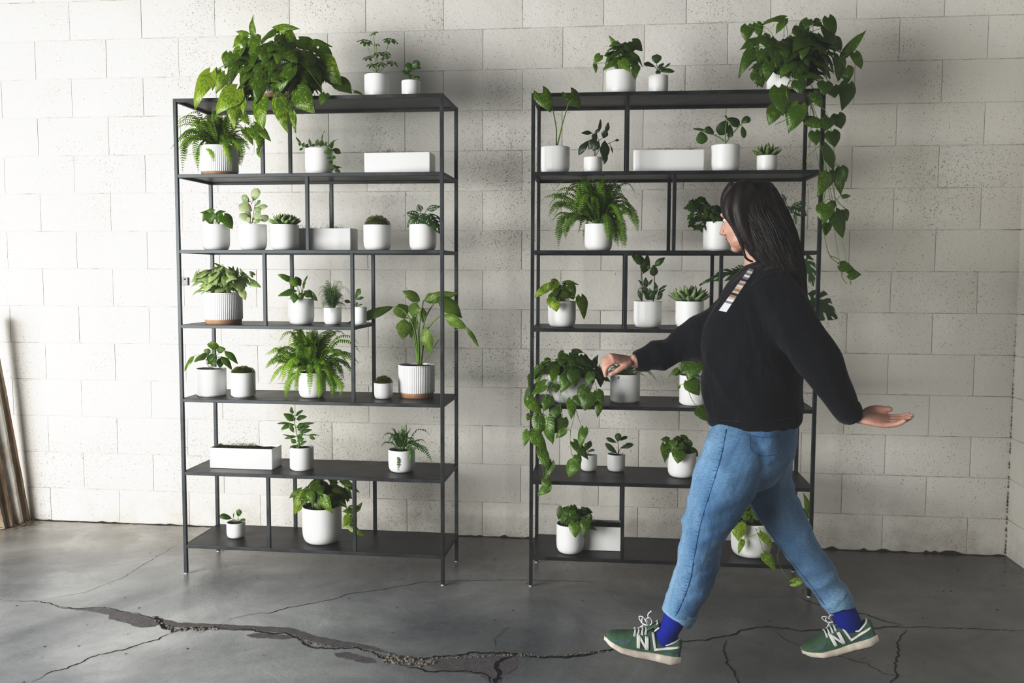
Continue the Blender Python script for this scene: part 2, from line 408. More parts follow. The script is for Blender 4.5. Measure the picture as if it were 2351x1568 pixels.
# scattered specks of soil and dry leaf on the concrete
db = MB(); rr = random.Random(21)
for _ in range(240):
    x = rr.uniform(-2.2, 2.3); y = rr.uniform(-2.1, -.08); r = rr.choice((.002, .003, .003, .004, .006))
    a = rr.uniform(0, 6.28); n = 5
    db.add([V((x+r*rr.uniform(.5, 1.3)*math.cos(a+k*math.tau/n), y+r*rr.uniform(.4, 1)*math.sin(a+k*math.tau/n), .001+rr.random()*.002)) for k in range(n)], [tuple(range(n))], tint=rr.random())
tag(db.build('floor_debris', leaf_mat('dry_crumbs', (.04, .03, .015), (.26, .22, .07), None, 0, .9, .1, 0), None, smooth=False),
    'tiny dry crumbs and leaf bits scattered over the concrete floor', 'debris', None, 'stuff')

# ------------------------------------------------------------------ shelving
SW = 1.2047; SD = .3359; LV = [0, 2.1481, 1.8165, 1.481, 1.1445, .8079, .4711, .1307]
SH = [(-1.5121, -.7676, -.0067), (.0827, -.737, .0119)]
TB = .0155
def shp(w, fx, fy, z):
    ax, ay, ar = SH[w]; c, s = math.cos(ar), math.sin(ar)
    return V((ax+c*fx*SW-s*fy*SD, ay+s*fx*SW+c*fy*SD, z))
def shelf_unit(w, label):
    ax, ay, ar = SH[w]
    root = empty('shelving_unit', shp(w, .5, .5, 0)); tag(root, label, 'shelf', 'matching gunmetal shelving units')
    RM = Matrix.Translation((ax, ay, 0))@Matrix.Rotation(ar, 4, 'Z'); h = TB/2
    def bar(name, lo, hi, mat='metal'):
        b = MB(); b.box(lo, hi, RM); o = b.build(name, MT[mat], root, smooth=False)
        bv = o.modifiers.new('bevel', 'BEVEL'); bv.width = .0012; bv.segments = 2; return o
    for fx in (0, 1):
        for fy in (0, 1):
            bar('post', (fx*SW-h, fy*SD-h, .006), (fx*SW+h, fy*SD+h, LV[1]+h))
            g = MB(); c = RM@V((fx*SW, fy*SD, 0)); g.lathe(c, [(.006, 0), (.0085, .001), (.0085, .005), (.005, .0075)], 16)
            g.build('foot_glide', simple('glide', (.55, .55, .55), .5) if 'glide' not in bpy.data.materials else bpy.data.materials['glide'], root)
    for l in range(1, 8):
        x1 = SW*2/3 if l == 4 else SW
        z = LV[l]; e = 1e-3
        bar('front_rail', (h-e, -h+.0006, z-h), (x1-h+e, h-.0006, z+h)); bar('back_rail', (h-e, SD-h+.0006, z-h), (x1-h+e, SD+h-.0006, z+h))
        for x in (0, x1): bar('side_rail', (x-h+.0006, h-e, z-h+.0004), (x+h-.0006, SD-h+e, z+h-.0004))
        bar('shelf_board', (h-.003, h-.003, z+h-.0045), (x1-h+.003, SD-h+.003, z+h-.0005), 'sheet')
    for a, b, fx in ((1, 2, 1/3), (2, 3, .5), (3, 4, 1/3), (3, 5, 2/3), (6, 7, 1/3), (6, 7, 2/3)):
        for y in (0, SD): bar('divider_upright', (fx*SW-h, y-h+.0003, LV[b]+h-.001), (fx*SW+h, y+h-.0003, LV[a]-h+.001))
    return root
shelf_unit(0, 'left grey metal open shelving unit holding potted plants beside bare wall')
shelf_unit(1, 'right dark metal open shelving unit, the one behind the walking woman')

# ------------------------------------------------------------------ light
def area(name, loc, target, sx, sy, power, colr):
    l = bpy.data.lights.new(name, 'AREA'); l.shape = 'RECTANGLE'; l.size = sx; l.size_y = sy; l.energy = power; l.color = colr
    o = bpy.data.objects.new(name, l); col.objects.link(o); o.location = loc
    o.rotation_euler = (V(target)-V(loc)).to_track_quat('-Z', 'Y').to_euler(); return o
area('garage_opening_daylight', (-4.2, -5.2, 1.35), (-.4, 0, .9), 3.5, 2.2, 405, (1.0, .992, .975))
area('left_wash_light', (-3.5, -3.2, 1.9), (-1.9, -1.7, 0), 1.6, 1.2, 48, (.97, .985, 1.0))  # added wash lamp that brightens the floor and wall on the left
area('room_bounce', (-2.0, -6.4, 2.7), (.3, 0, .9), 4.5, 2.5, 18, (1.0, .98, .95))
wd = bpy.data.worlds.new('world'); scene.world = wd; wd.use_nodes = True
bg = wd.node_tree.nodes['Background']; bg.inputs[0].default_value = (.86, .93, 1.0, 1); bg.inputs[1].default_value = .065
scene.view_settings.view_transform = 'Standard'; scene.view_settings.look = 'None'; scene.view_settings.exposure = 0
scene.view_settings.use_curve_mapping = True
cm = scene.view_settings.curve_mapping; cc = cm.curves[3]
cc.points[0].location = (0, .012); cc.points[1].location = (1, .955)
for x, y in ((.12, .085), (.35, .33), (.65, .70), (.88, .915)): cc.points.new(x, y)
cm.update()

# ------------------------------------------------------------------ leaves
PROF = {
 'heart': [(0,.34),(.07,.74),(.18,.97),(.32,1),(.5,.86),(.7,.56),(.86,.27),(.95,.09),(1,.0)],
 'ovate': [(0,.04),(.1,.5),(.28,.94),(.42,1),(.65,.80),(.85,.42),(.95,.16),(1,0)],
 'lance': [(0,.04),(.15,.5),(.4,.96),(.55,1),(.8,.62),(.93,.25),(1,0)],
 'round': [(0,.08),(.12,.42),(.35,.82),(.6,1),(.8,.88),(.93,.52),(1,.06)],
 'arrow': [(0,.55),(.1,.92),(.25,1),(.45,.84),(.7,.50),(.88,.22),(1,0)],
}
LOBE = {'heart': .16, 'arrow': .34, 'ovate': 0, 'lance': 0, 'round': 0}
def leaf(mb, b, t, w, kind='heart', nrm=None, arch=.12, fold=.22, tint=0.0, n=8, m=3, mask=None, wave=.03, droop=.0):
    b = V(b); t = V(t); D = t-b; L = D.length
    if L < 1e-4: return
    D /= L; N = V(nrm) if nrm is not None else V((R.gauss(0, .35), -.8, .6+R.gauss(0, .3)))
    N = N-D*N.dot(D)
    if N.length < .05: N = D.orthogonal()
    N.normalize(); S = D.cross(N); k = LOBE[kind]; pr = PROF[kind]
    ph = R.random()*6.28; vs = []; uv = []; fs = []
    for i in range(n+1):
        tt = i/n
        tt = tt**1.15 if kind in ('heart', 'arrow') else tt
        hw = w/2*interp(pr, tt)
        for j in range(-m, m+1):
            s = j/m; a = abs(s)
            al = tt*L-k*L*(a**1.6)*(1-tt)**3
            z = arch*L*math.sin(math.pi*tt)-droop*L*tt*tt - fold*a*a*hw*1.2 + fold*a*hw*.4 + wave*L*math.sin(ph+tt*9+s*2)*a
            vs.append(b+D*al+S*(s*hw)+N*z); uv.append((s, tt))
    q = 2*m+1
    for i in range(n):
        for j in range(2*m):
            if mask:
                tt = (i+.5)/n; s = (j+.5-m)/m
                if mask(tt, s): continue
            a0 = i*q+j; fs.append((a0, a0+q, a0+q+1, a0+1))
    mb.add(vs, fs, uv, tint)
def m_split(t, s):
    a = abs(s); k = (t*4.2-a*1.3+.25) % 1.0
    return a > .24+.25*t and k < .36 and .10 < t < .93
def m_holes(t, s):
    a = abs(s); k = ((t*5.5-a*1.2) % 1.0)-.5
    return .10 < t < .88 and (abs(k)/.30)**2+((a-.45)/.22)**2 < 1
def fatleaf(mb, b, t, w, th, up, tint=0.0, n=7):
    b = V(b); t = V(t); D = (t-b); L = D.length; D /= L; N = V(up)-D*V(up).dot(D); N.normalize(); S = D.cross(N)
    rings = []
    for i in range(n+1):
        u = i/n; k = interp([(0,.55),(.25,.85),(.55,1),(.8,.65),(.94,.25),(1,.03)], u)
        c = b+D*(u*L)+N*(-.12*L*math.sin(math.pi*u))
        rings.append([c+S*(w/2*k*math.cos(a*math.tau/8))+N*(th/2*k*math.sin(a*math.tau/8)+(.25*w*k*abs(math.cos(a*math.tau/8)))) for a in range(8)])
    n0 = len(mb.v); mb.ring_loft(rings)
    for i in range(n0, len(mb.v)): mb.t[i] = tint; mb.uv[i] = (.6, .1)

CROP = {0: (0, 0, 1), 1: (380, 20, 3.177), 2: (380, 380, 3.177), 3: (380, 730, 3.177), 4: (380, 1040, 3.177),
        5: (1180, 20, 2.799), 6: (1180, 380, 2.799), 7: (1180, 760, 2.612), 8: (1180, 1100, 2.612)}
def cp(c, x, y):
    ox, oy, s = CROP[c]; return ox+x/s, oy+y/s

# ------------------------------------------------------------------ pots
def soil_disc(c, r, z, root, name='soil'):
    b = MB(); rr = random.Random(int(abs(c.x)*1e4)); rings = []; n = 20
    for k in range(1, 5):
        q = r*k/4; rings.append([V((c.x+q*math.cos(a*math.tau/n), c.y+q*math.sin(a*math.tau/n), z+rr.uniform(-.002, .003)+(.004 if k < 4 else 0))) for a in range(n)])
    vs = [V((c.x, c.y, z+.005))]+[p for g in rings for p in g]; fs = [(0, 1+j, 1+(j+1) % n) for j in range(n)]
    for k in range(3):
        for j in range(n): a = 1+k*n+j; b_ = 1+k*n+(j+1) % n; fs.append((a, a+n, b_+n, b_))
    b.add(vs, fs); return b.build(name, MT['soil'], root)
class Pot: pass
USED = []
def pot(w, l, x0, x1, vt, vb, fy, style, label, cat='potted plant', group=None, soil=True, name='potted_plant', zsink=.010):
    z0 = LV[l]+TB/2-.0005; xm = (x0+x1)/2
    if fy is None:
        p = onz(xm, vb, z0); r = (x1-x0)/2*mpp(p); Y = p.y+r
    else:
        Y = shp(w, .5, fy, 0).y; Y = shp(w, (at(xm, vb, Y).x-SH[w][0])/SW, fy, 0).y
    C = at(xm, (vt+vb)/2, Y); r = (x1-x0)/2*mpp(C); h = at(xm, vt, Y-r*.98).z-z0
    C.z = z0
    root = empty(name, C); tag(root, label, cat, group)
    P = Pot(); P.root = root; P.px = (x0-3, x1+3, vt+2, vb+6); P.w = w; P.z0 = z0; P.front = min(SH[w][1], shp(w, 1, 0, 0).y)-TB/2; P.C = C; P.r = r; P.h = h; P.Y = Y; P.T = C+V((0, 0, h)); P.k = mpp(C)
    b = MB(); th = .0045
    inner = [(r-th, h-.001), (r-th-.0005, h-zsink-.012), (.004, h-zsink-.012)]
    if style == 'round':
        prof = [(r*.62, 0), (r*.74, .0012), (r*.82, h*.035), (r*.895, h*.085), (r*.955, h*.16), (r*.985, h*.25), (r, h*.38), (r, h-.0015), (r-.0012, h), (r-th+.001, h)]+inner
        b.lathe(C, prof, 48)
    elif style == 'straight':
        prof = [(r*.86, 0), (r*.88, .001), (r*.88, .004), (r*.97, .0055), (r, .010), (r, h-.0015), (r-.0012, h), (r-th+.001, h)]+inner
        b.lathe(C, prof, 48)
    elif style == 'bowl':
        prof = [(r*.50, 0), (r*.58, .002), (r*.70, h*.12), (r*.82, h*.34), (r*.92, h*.62), (r*.985, h*.90), (r, h-.002), (r-.002, h), (r-th, h)]+inner
        b.lathe(C, prof, 48)
    else:
        zb = h*.145; n = 4*62; e = .0009
        prof = [(r*.955, zb), (r*.985-e, zb+.0015), (r-e, zb+.005), (r-e, h*.5), (r-e, h-.010), (r-e*.5, h-.004), (r-.0015, h), (r-th+.001, h)]+inner
        b.lathe(C, prof, n, (1, 5, e))
        g = MB(); g.lathe(C, [(r*.90, 0), (r*.915, .0015), (r*.95, zb-.002), (r*.955, zb+.001), (r*.7, zb+.001)], 64)
        o = g.build('pot_base', MT['clay'], root, sharp=40); o['label'] = 'bare tan clay foot of the ridged pot'
    b.build('pot', MT['ceramic'], root, sharp=38)
    if soil: soil_disc(C, r-th-.0002, C.z+h-zsink, root)
    return P
def box_planter(w, l, x0, x1, vt, vb, fy, dep, label, moss=True, mm='moss', gl='ceramic'):
    z0 = LV[l]+TB/2-.0005; xm = (x0+x1)/2
    if fy is None: Y = onz(xm, vb, z0).y
    else: Y = shp(w, .5, fy, 0).y
    a = at(x0, vb, Y); c = at(x1, vb, Y); a.z = c.z = z0; W = (c-a).length; h = at(xm, vt, Y).z-z0
    rz = SH[w][2]; root = empty('rectangular_planter', (a+c)/2+V((0, dep/2, 0))); tag(root, label, 'planter', 'white rectangular planters')
    C = root.location.copy(); RM = Matrix.Translation(C)@Matrix.Rotation(rz, 4, 'Z')
    def rr(hx, hy, rad, z):
        out = []
        for qx, qy, a0 in ((1,1,0),(-1,1,90),(-1,-1,180),(1,-1,270)):
            for k in range(5):
                an = math.radians(a0+k*22.5); out.append(RM@V((qx*(hx-rad)+rad*math.cos(an), qy*(hy-rad)+rad*math.sin(an), z)))
        return out
    b = MB(); hx = W/2; hy = dep/2; t = .005
    b.ring_loft([rr(hx-.004,hy-.004,.004,0), rr(hx-.001,hy-.001,.005,.0015), rr(hx,hy,.006,.005), rr(hx,hy,.006,h-.002), rr(hx-.001,hy-.001,.005,h), rr(hx-t+.001,hy-t+.001,.003,h), rr(hx-t,hy-t,.003,h-.002), rr(hx-t,hy-t,.003,h-.018)])
    b.build('planter_box', MT[gl], root, sharp=35)
    s = MB(); g = []; nx = 26; ny = 8; rn = random.Random(int(x0))
    for i in range(nx+1):
        for j in range(ny+1):
            g.append(RM@V((-hx+t+(W-2*t)*i/nx, -hy+t+(dep-2*t)*j/ny, h-.010+rn.uniform(-.002, .003))))
    s.add(g, [(i*(ny+1)+j, (i+1)*(ny+1)+j, (i+1)*(ny+1)+j+1, i*(ny+1)+j+1) for i in range(nx) for j in range(ny)]); s.build('soil', MT['soil'], root)
    mb = MB()
    cl = [(rn.uniform(-.9, .9), rn.uniform(-.5, .5), rn.uniform(.12, .3), rn.uniform(.006, .013)) for _ in range(5)]
    for _ in range(1500):
        q = rn.choice(cl) if rn.random() < .8 else (rn.uniform(-1, 1), 0, .3, .004)
        x = max(-.97, min(.97, rn.gauss(q[0], q[2]*.6)))*(hx-t); y = max(-.9, min(.9, rn.gauss(q[1], .5)))*(hy-t)
        zz = h-.009+abs(rn.gauss(0, q[3])); p = V((x, y, zz)); d = V((rn.gauss(0, 1), rn.gauss(0, 1), rn.uniform(.2, 1.4))).normalized()*rn.uniform(.004, .010); s_ = V((rn.gauss(0, 1), rn.gauss(0, 1), 0)).normalized()*.0009
        mb.add([RM@(p-s_), RM@(p+s_), RM@(p+d)], [(0, 1, 2)], [(.5, .1)]*3, rn.random())
    tag(mb.build('moss', MT[mm], root, smooth=False), kind='stuff')
    return root
def moss_mound(P, hpx, mat='moss', over=1.02):
    mb = MB(); rn = random.Random(int(P.C.x*1000)); r = P.r*over-.004; H = hpx*P.k
    core = MB(); rings = []; n = 20
    for k in range(7):
        a = k/6*math.pi/2; rings.append([P.T+V((r*.93*math.cos(a)*math.cos(j*math.tau/n)*rn.uniform(.93, 1.05), r*.93*math.cos(a)*math.sin(j*math.tau/n)*rn.uniform(.93, 1.05), -.008+H*.82*math.sin(a)*rn.uniform(.9, 1.1))) for j in range(n)])
    n0 = 0; mb.ring_loft(rings)
    for i in range(len(mb.t)): mb.t[i] = .1; mb.uv[i] = (.5, .1)
    for _ in range(2600):
        a = rn.random()*math.tau; q = math.sqrt(rn.random()); z = math.sqrt(max(0, 1-q*q))
        lump = 1+.12*math.sin(a*3+q*7)+.1*math.sin(a*5-q*11)
        p = P.T+V((r*q*math.cos(a), r*q*math.sin(a), -.006+H*z*lump*.9)); o = V((math.cos(a)*q, math.sin(a)*q, z))
        d = (o+V((rn.gauss(0, .6), rn.gauss(0, .6), rn.gauss(0, .4)))).normalized()*rn.uniform(.003, .009); s = V((rn.gauss(0, 1), rn.gauss(0, 1), rn.gauss(0, .5))).normalized()*.0008
        mb.add([p-s, p+s, p+d], [(0, 1, 2)], [(.5, .1)]*3, rn.random()*.9)
    tag(mb.build('moss', MT[mat], P.root, smooth=False), kind='stuff')

# ------------------------------------------------------------------ foliage generators
def foliage(P, mat='pothos', kind='heart', c=None, leaves='', vines=(), bbox=None, fill=0, size=(30, 45), wr=.78, stem='stem', spread=None, seed=1,
            tints=(0, .5), vr=.0016, core=None, fillkind=None, aslist=False, n=8, m=3, mask=None, petr=.0011, extra_c=None, down=.35, pet_from=None, arch=.12, yoff=0.0, fdy=(-1, 1), origin_dy=0.0):
    rr = random.Random(seed); R.seed(seed*31+7)
    lf = MB(); st = MB(); k = P.k; Yc = P.Y+yoff; T = P.T-V((0, 0, .008))
    def clear(p, px=None):     # in front of the pot, and in front of the rail once below the shelf
        Y = p.y
        if px and P.px[0] < px[0] < P.px[1] and P.px[2] < px[1] < P.px[3]: Y = min(Y, P.C.y-P.r*1.1-.012-rr.random()*.02)
        if p.z < P.z0+.004 and SH[P.w][0]-.03 < p.x < SH[P.w][0]+SW+.03: Y = min(Y, P.front-.02-rr.random()*.03)
        return Y
    vp = []
    for vn in vines:
        cc = c; pts = vn
        if isinstance(vn[0], int): cc = vn[0]; pts = vn[1:]
        q = []
        for i, pt in enumerate(pts):
            x, y = cp(cc, pt[0], pt[1]); dy = pt[2] if len(pt) > 2 else (-min(1, i*.5)*min(P.r*1.05, .07))
            p_ = at(x, y, Yc+dy)
            if i: p_ = at(x, y, clear(p_, (x, y)))
            q.append(p_)
        q = catmull(q, 7); st.tube(q, [vr*(1-.4*i/len(q)) for i in range(len(q))], 6); vp += q
    L = []
    for chunk_ in leaves.split('|') if leaves else []:
        cc = c; s = chunk_.strip()
        if s.startswith('#'): cc = int(s[1]); s = s[2:]
        for it in s.split(';'):
            it = it.strip()
            if it: L.append((cc, [float(v) for v in it.split(',')]))
    sp = spread if spread is not None else P.r*.9
    N = len(L)
    for i, (cc, a) in enumerate(L):
        sc = CROP[cc][2]; b = cp(cc, a[0], a[1]); t = cp(cc, a[2], a[3]); tn = a[5]/9 if len(a) > 5 else rr.uniform(*tints)
        dy = a[6] if len(a) > 6 else sp*(fdy[1]-(fdy[1]-fdy[0])*((i+.5)/N))*.75
        B = at(b[0], b[1], min(-.03, Yc+dy)); Tt = at(t[0], t[1], min(-.02, Yc+dy+rr.uniform(-.35, .15)*abs(b[1]-t[1]+20)*k*.6))
        mp = ((b[0]+t[0])/2, (b[1]+t[1])/2); wx = a[4]/sc*.3
        Ym = min(clear(Tt, t), clear((B+Tt)/2, mp), clear((B+Tt)/2, (mp[0]+wx, mp[1])), clear((B+Tt)/2, (mp[0]-wx, mp[1])))
        Yb = clear(B, b)
        if Ym < Tt.y: Tt = at(t[0], t[1], Ym); B = at(b[0], b[1], min(B.y, Ym+.02))
        if Yb < B.y: B = at(b[0], b[1], Yb)
        D = Tt-B; nr = V((rr.gauss(0, .28), -1, .55+rr.gauss(0, .3)))
        leaf(lf, B, Tt, a[4]/sc*k, kind, nr, arch, .28, tn, n, m, mask)
        # petiole to the nearest vine, else to the heart of the plant
        if vp and min((v-B).length for v in vp) < .075: o = min(vp, key=lambda v: (v-B).length)
        else: o = T+V((rr.uniform(-.25, .25)*P.r, rr.uniform(-.25, .25)*P.r, 0))+V((0, origin_dy, 0))
        mid = (o+B)/2+V((0, 0, .18*(B-o).length))
        st.tube(catmull([o, mid, B, B+(Tt-B)*.12], 4), petr, 5, False)
    if fill:
        xa, xb, ya, yb = bbox; cx = (xa+xb)/2
        cen = at(cx, (ya+yb)/2, Yc); hx = (xb-xa)/2*k; hz = (yb-ya)/2*k; hy = core if core else hx*.85
        for i in range(fill):
            ln = rr.uniform(*size)*k
            while True:
                d = V((rr.uniform(-1, 1), rr.uniform(-1, 1), rr.uniform(-1, 1)))
                if .3 < d.length < 1: break
            p = cen+V((d.x*max(.01, hx-ln*.45), d.y*max(.01, hy-ln*.3), d.z*max(.008, hz-ln*.4)))
            if p.y > -.06: p.y = -.06-rr.random()*.04
            hd = V((p.x-T.x, p.y-T.y, 0))
            if p.z < T.z+.01 and hd.length < P.r*1.25: p += hd.normalized()*(P.r*rr.uniform(1.2, 1.4)-hd.length)
            if p.z < P.z0+.03: p.z = P.z0+.03+rr.random()*.03
            o = V((p.x-T.x, (p.y-T.y)*1.0-.02, 0)); o = o.normalized() if o.length > .01 else V((1, 0, 0))
            dr = (o*rr.uniform(.5, 1)+V((rr.gauss(0, .35), rr.gauss(0, .3), rr.uniform(-1.1, .25)-down+d.z*.4))).normalized()
            B = p-dr*ln*.5; Tt = p+dr*ln*.5
            leaf(lf, B, Tt, ln*wr*rr.uniform(.85, 1.1), fillkind or kind, o*.7+V((0, -.35, .8)), arch, .28, rr.uniform(*tints), 7, 3, mask if fillkind is None else None)
            s0 = T+V((rr.uniform(-.4, .4)*P.r, rr.uniform(-.4, .4)*P.r, 0)); mid = (s0+B)/2+V((0, 0, .25*(B-s0).length))
            st.tube(catmull([s0, mid, B], 4), petr, 4, False)
    fo = lf.build('foliage', MT[mat], P.root)
    if st.v: st.build('stems', MT[stem], P.root)
    return fo
def frond(lf, st, pts, plen, npin, kind='ovate', pw=.40, tint=0, droop=.25, up=V((0, 0, 1)), rr=R, lacy=False, start=.12, gap=.72):
    q = catmull(pts, 8); seg = [0]
    for a, b in zip(q, q[1:]): seg.append(seg[-1]+(b-a).length)
    Lt = seg[-1]; st.tube(q, [.0011*(1-.6*i/len(q)) for i in range(len(q))], 4, False)
    j = 0
    for i in range(npin):
        u = start+(1-start)*(i+.5)/npin; s = u*Lt
        while j < len(seg)-2 and seg[j+1] < s: j += 1
        f = (s-seg[j])/max(1e-6, seg[j+1]-seg[j]); p = q[j].lerp(q[j+1], f); t = (q[j+1]-q[j]).normalized()
        n = up-t*up.dot(t); n = n.normalized() if n.length > .05 else t.orthogonal().normalized(); s_ = t.cross(n)
        ln = plen*interp([(0,.55),(.2,.9),(.45,1),(.7,.8),(.9,.42),(1,.12)], (u-start)/(1-start))*rr.uniform(.88, 1.1)
        for sg in (-1, 1):
            d = (s_*sg+t*.32-n*droop*rr.uniform(.5, 1.5)).normalized(); wd = min(ln*pw, Lt/npin*gap*1.25) if kind != 'round' else ln*pw
            if lacy:
                for h in range(5):
                    w_ = (h+.6)/5; pp = p+d*(ln*w_)
                    for s2 in (-1, 1):
                        dd = (d*.6+t*s2).normalized()*ln*.26*(1.15-w_*.8)
                        pe = dd.cross(n).normalized()*ln*.055
                        lf.add([pp, pp+dd*.5+pe, pp+dd, pp+dd*.5-pe], [(0, 1, 2, 3)], [(.5, .1)]*4, tint)
                continue
            pe = d.cross(n).normalized()*wd*.5
            if kind == 'round':
                lf.add([p, p+d*ln*.15+pe*.8, p+d*ln*.5+pe, p+d*ln*.85+pe*.7, p+d*ln, p+d*ln*.85-pe*.7, p+d*ln*.5-pe, p+d*ln*.15-pe*.8], [tuple(range(8))], [(.5, .1)]*8, tint)
            else:
                e = n*ln*.06
                lf.add([p-pe*.6, p+pe*.9, p+d*ln*.5+pe*.8-e*.3, p+d*ln-e*2, p+d*ln*.5-pe*.8-e*.3, p+d*ln*.5+e], [(0, 5, 4), (0, 1, 5), (1, 2, 5), (2, 3, 5), (3, 4, 5)], [(.5, .1)]*6, tint)
def fern(P, bbox, n, mat='fern', plen=.03, npin=24, seed=1, kind='ovate', pw=.40, lacy=False, tints=(0, .8), maxup=None, sparse=0, backlim=.07, frontlim=None, paths=()):
    rr = random.Random(seed); lf = MB(); st = MB(); xa, xb, ya, yb = bbox; k = P.k
    Lx = (P.C.x-at(xa, 500, P.Y).x); Rx = at(xb, 500, P.Y).x-P.C.x; Z1 = at(xa, ya, P.Y).z; Z0 = at(xa, yb, P.Y).z
    up_ = Z1-P.T.z; dn = P.T.z-Z0
    for i in range(n):
        az = i*2.39996+rr.uniform(-.3, .3); ca, sa = math.cos(az), math.sin(az)
        rx = Rx if ca > 0 else Lx; ry = min((Rx+Lx)/2, (-P.Y-backlim) if sa > 0 else (frontlim or 9))
        ln = rr.uniform(.55, 1.0) if i % 3 else rr.uniform(.85, 1.02)
        mode = rr.random()
        ex = V((ca*rx*ln*.94, sa*ry*ln*.94, 0))
        if mode < .40:   # upright
            e = V((ex.x*rr.uniform(.1, .65), ex.y*rr.uniform(.1, .6), up_*rr.uniform(.75, .98))); pk = V((e.x*.45, e.y*.45, e.z*.72))
        elif mode < .91: # arching out
            zt = rr.uniform(-.40*dn, up_*.72); e = ex+V((0, 0, zt)); pk = V((e.x*.55, e.y*.55, max(zt*.9, 0)+up_*rr.uniform(.16, .38)))
        else:            # hanging
            e = V((ex.x*rr.uniform(.45, .85), ex.y*rr.uniform(.45, .85), -dn*rr.uniform(.5, .97))); m_ = min(1.0, .6*P.r/max(.01, e.length)+.45); pk = V((e.x*.72, e.y*.72, up_*rr.uniform(.08, .30)))
            if math.hypot(e.x, e.y) < P.r*1.2: f = P.r*1.2/max(.005, math.hypot(e.x, e.y)); e.x *= f; e.y *= f; pk.x *= f; pk.y *= f
        o = P.T+V((ca*P.r*.3*rr.random(), sa*P.r*.3*rr.random(), -.006))
        frond(lf, st, [o, o+pk*.55+V((0, 0, .02)), P.T+pk, P.T+pk.lerp(e, .6)+V((0, 0, .12*up_*(mode >= .3))), P.T+e], plen*rr.uniform(.8, 1.1), npin, kind, pw, rr.uniform(*tints), .3, V((-.15*ca, -.35, 1)), rr, lacy)
    for path in paths:
        q = [at(*cp(path[0], x, y), P.Y-(.0 if i == 0 else P.r*1.05 if i > 1 else P.r*.7)) for i, (x, y) in enumerate(path[1:])]
        frond(lf, st, q, plen, npin, kind, pw, rr.uniform(*tints), .3, V((0, -.8, .6)), rr, lacy)
    lf.build('fronds', MT[mat], P.root, smooth=False); st.build('stems', MT['stem'], P.root)
def rosette(P, rpx, hpx, mat='succulent', rings=((6, .35, 1.1), (8, .6, .8), (9, .85, .5), (10, 1.0, .22)), wf=.30, seed=3):
    rr = random.Random(seed); lf = MB(); Rr = rpx*P.k; H = hpx*P.k
    for ri, (n, rad, el) in enumerate(rings):
        for i in range(n):
            a = (i+.5*(ri % 2))*math.tau/n+rr.uniform(-.12, .12)
            o = V((math.cos(a), math.sin(a), 0)); e = el+rr.uniform(-.08, .08)
            b = P.T+o*P.r*.18+V((0, 0, -.004+.002*ri)); t = P.T+o*(Rr*rad*(.45+.55*math.cos(e)))+V((0, 0, H*(.25+.75*math.sin(min(1.5, e)))))
            fatleaf(lf, b, t, Rr*wf, Rr*wf*.38, V((0, 0, 1)) if e < 1.2 else -o, rr.uniform(.1, .9))
    lf.build('foliage', MT[mat], P.root)
def umbel(lf, st, o, c_, r, n, tint, rr, nrm=V((0, -.5, .8))):
    nn = nrm.normalized(); a = nn.orthogonal().normalized(); b = nn.cross(a)
    st.tube(catmull([o, (o+c_)/2+V((0, 0, .01)), c_], 5), .0011, 5, False)
    for i in range(n):
        th = i*math.tau/n+rr.uniform(-.15, .15); d = (a*math.cos(th)+b*math.sin(th)-nn*.35).normalized()
        leaf(lf, c_+d*r*.18, c_+d*r*rr.uniform(.85, 1.1), r*.36, 'lance', nn, .1, .3, tint, 6, 2)
        st.tube([c_, c_+d*r*.2], .0006, 4, False)

# ================================================================== plants, left unit
G_P = 'trailing pothos in white pots'; G_S = 'small peperomias in tiny white pots'; G_F = 'ferns in white pots'; G_M = 'moss mounds in white pots'
# --- top
P = pot(0, 1, 592, 690, 138, 216, .34, 'ridged', 'huge trailing pothos spilling over the left end of the left unit top', group=G_P)
foliage(P, 'pothos', c=1, bbox=(495, 778, 85, 262), fill=140, size=(45, 66), tints=(0, .35), seed=11, spread=.16, core=.17, leaves='''
640,205,640,45,62,2;800,150,985,148,75,5;600,190,512,165,45,5;575,200,490,285,100,5;790,165,690,265,105,2;870,180,965,275,105,3;610,215,620,330,130,1;850,200,835,310,110,2;
975,225,1120,330,130,1;1045,250,1218,278,70,2;1120,290,1225,370,110,1;545,290,490,380,90,6;455,320,440,440,85,2;880,270,960,330,110,0;700,280,750,420,105,1;640,330,600,430,110,1;
890,320,965,400,100,2;1250,520,1360,622,130,1;1380,605,1440,628,30,2;1020,520,985,595,50,0;1130,380,1290,560,185,5;1000,410,1060,560,90,1;780,470,870,545,110,2;920,430,805,640,120,1;
380,450,340,600,70,1;540,340,455,610,105,3;435,480,368,620,90,7;325,470,215,735,135,9;600,300,560,400,110,2;570,430,590,665,72,6;1165,620,1130,705,80,1;960,600,1090,765,165,3;
715,465,655,695,118,3;520,590,370,770,190,8;570,650,575,785,60,7;500,620,500,882,118,8;690,660,715,882,150,4;860,690,940,790,90,1;825,655,895,912,122,4;930,760,952,910,48,4;
560,780,612,845,60,5;575,880,640,1000,62,5;620,870,655,960,70,4;650,850,772,972,78,3;685,900,685,1035,70,4;672,1020,705,1100,40,3''',
  vines=(((640,560),(600,650,-.17),(590,780,-.2),(640,880,-.2),(680,1030,-.2)), ((640,480),(450,420,-.05),(385,450,-.05)), ((840,520),(900,640,-.16),(870,720,-.2))))
P = pot(0, 1, 837, 894, 167, 216, .45, 'round', 'leggy umbrella plant with fingered leaves in white pot on the left unit top')
rr = random.Random(4); lf = MB(); st = MB(); A_ = lambda x, y, d=0: at(*cp(1, x, y), P.Y+d)
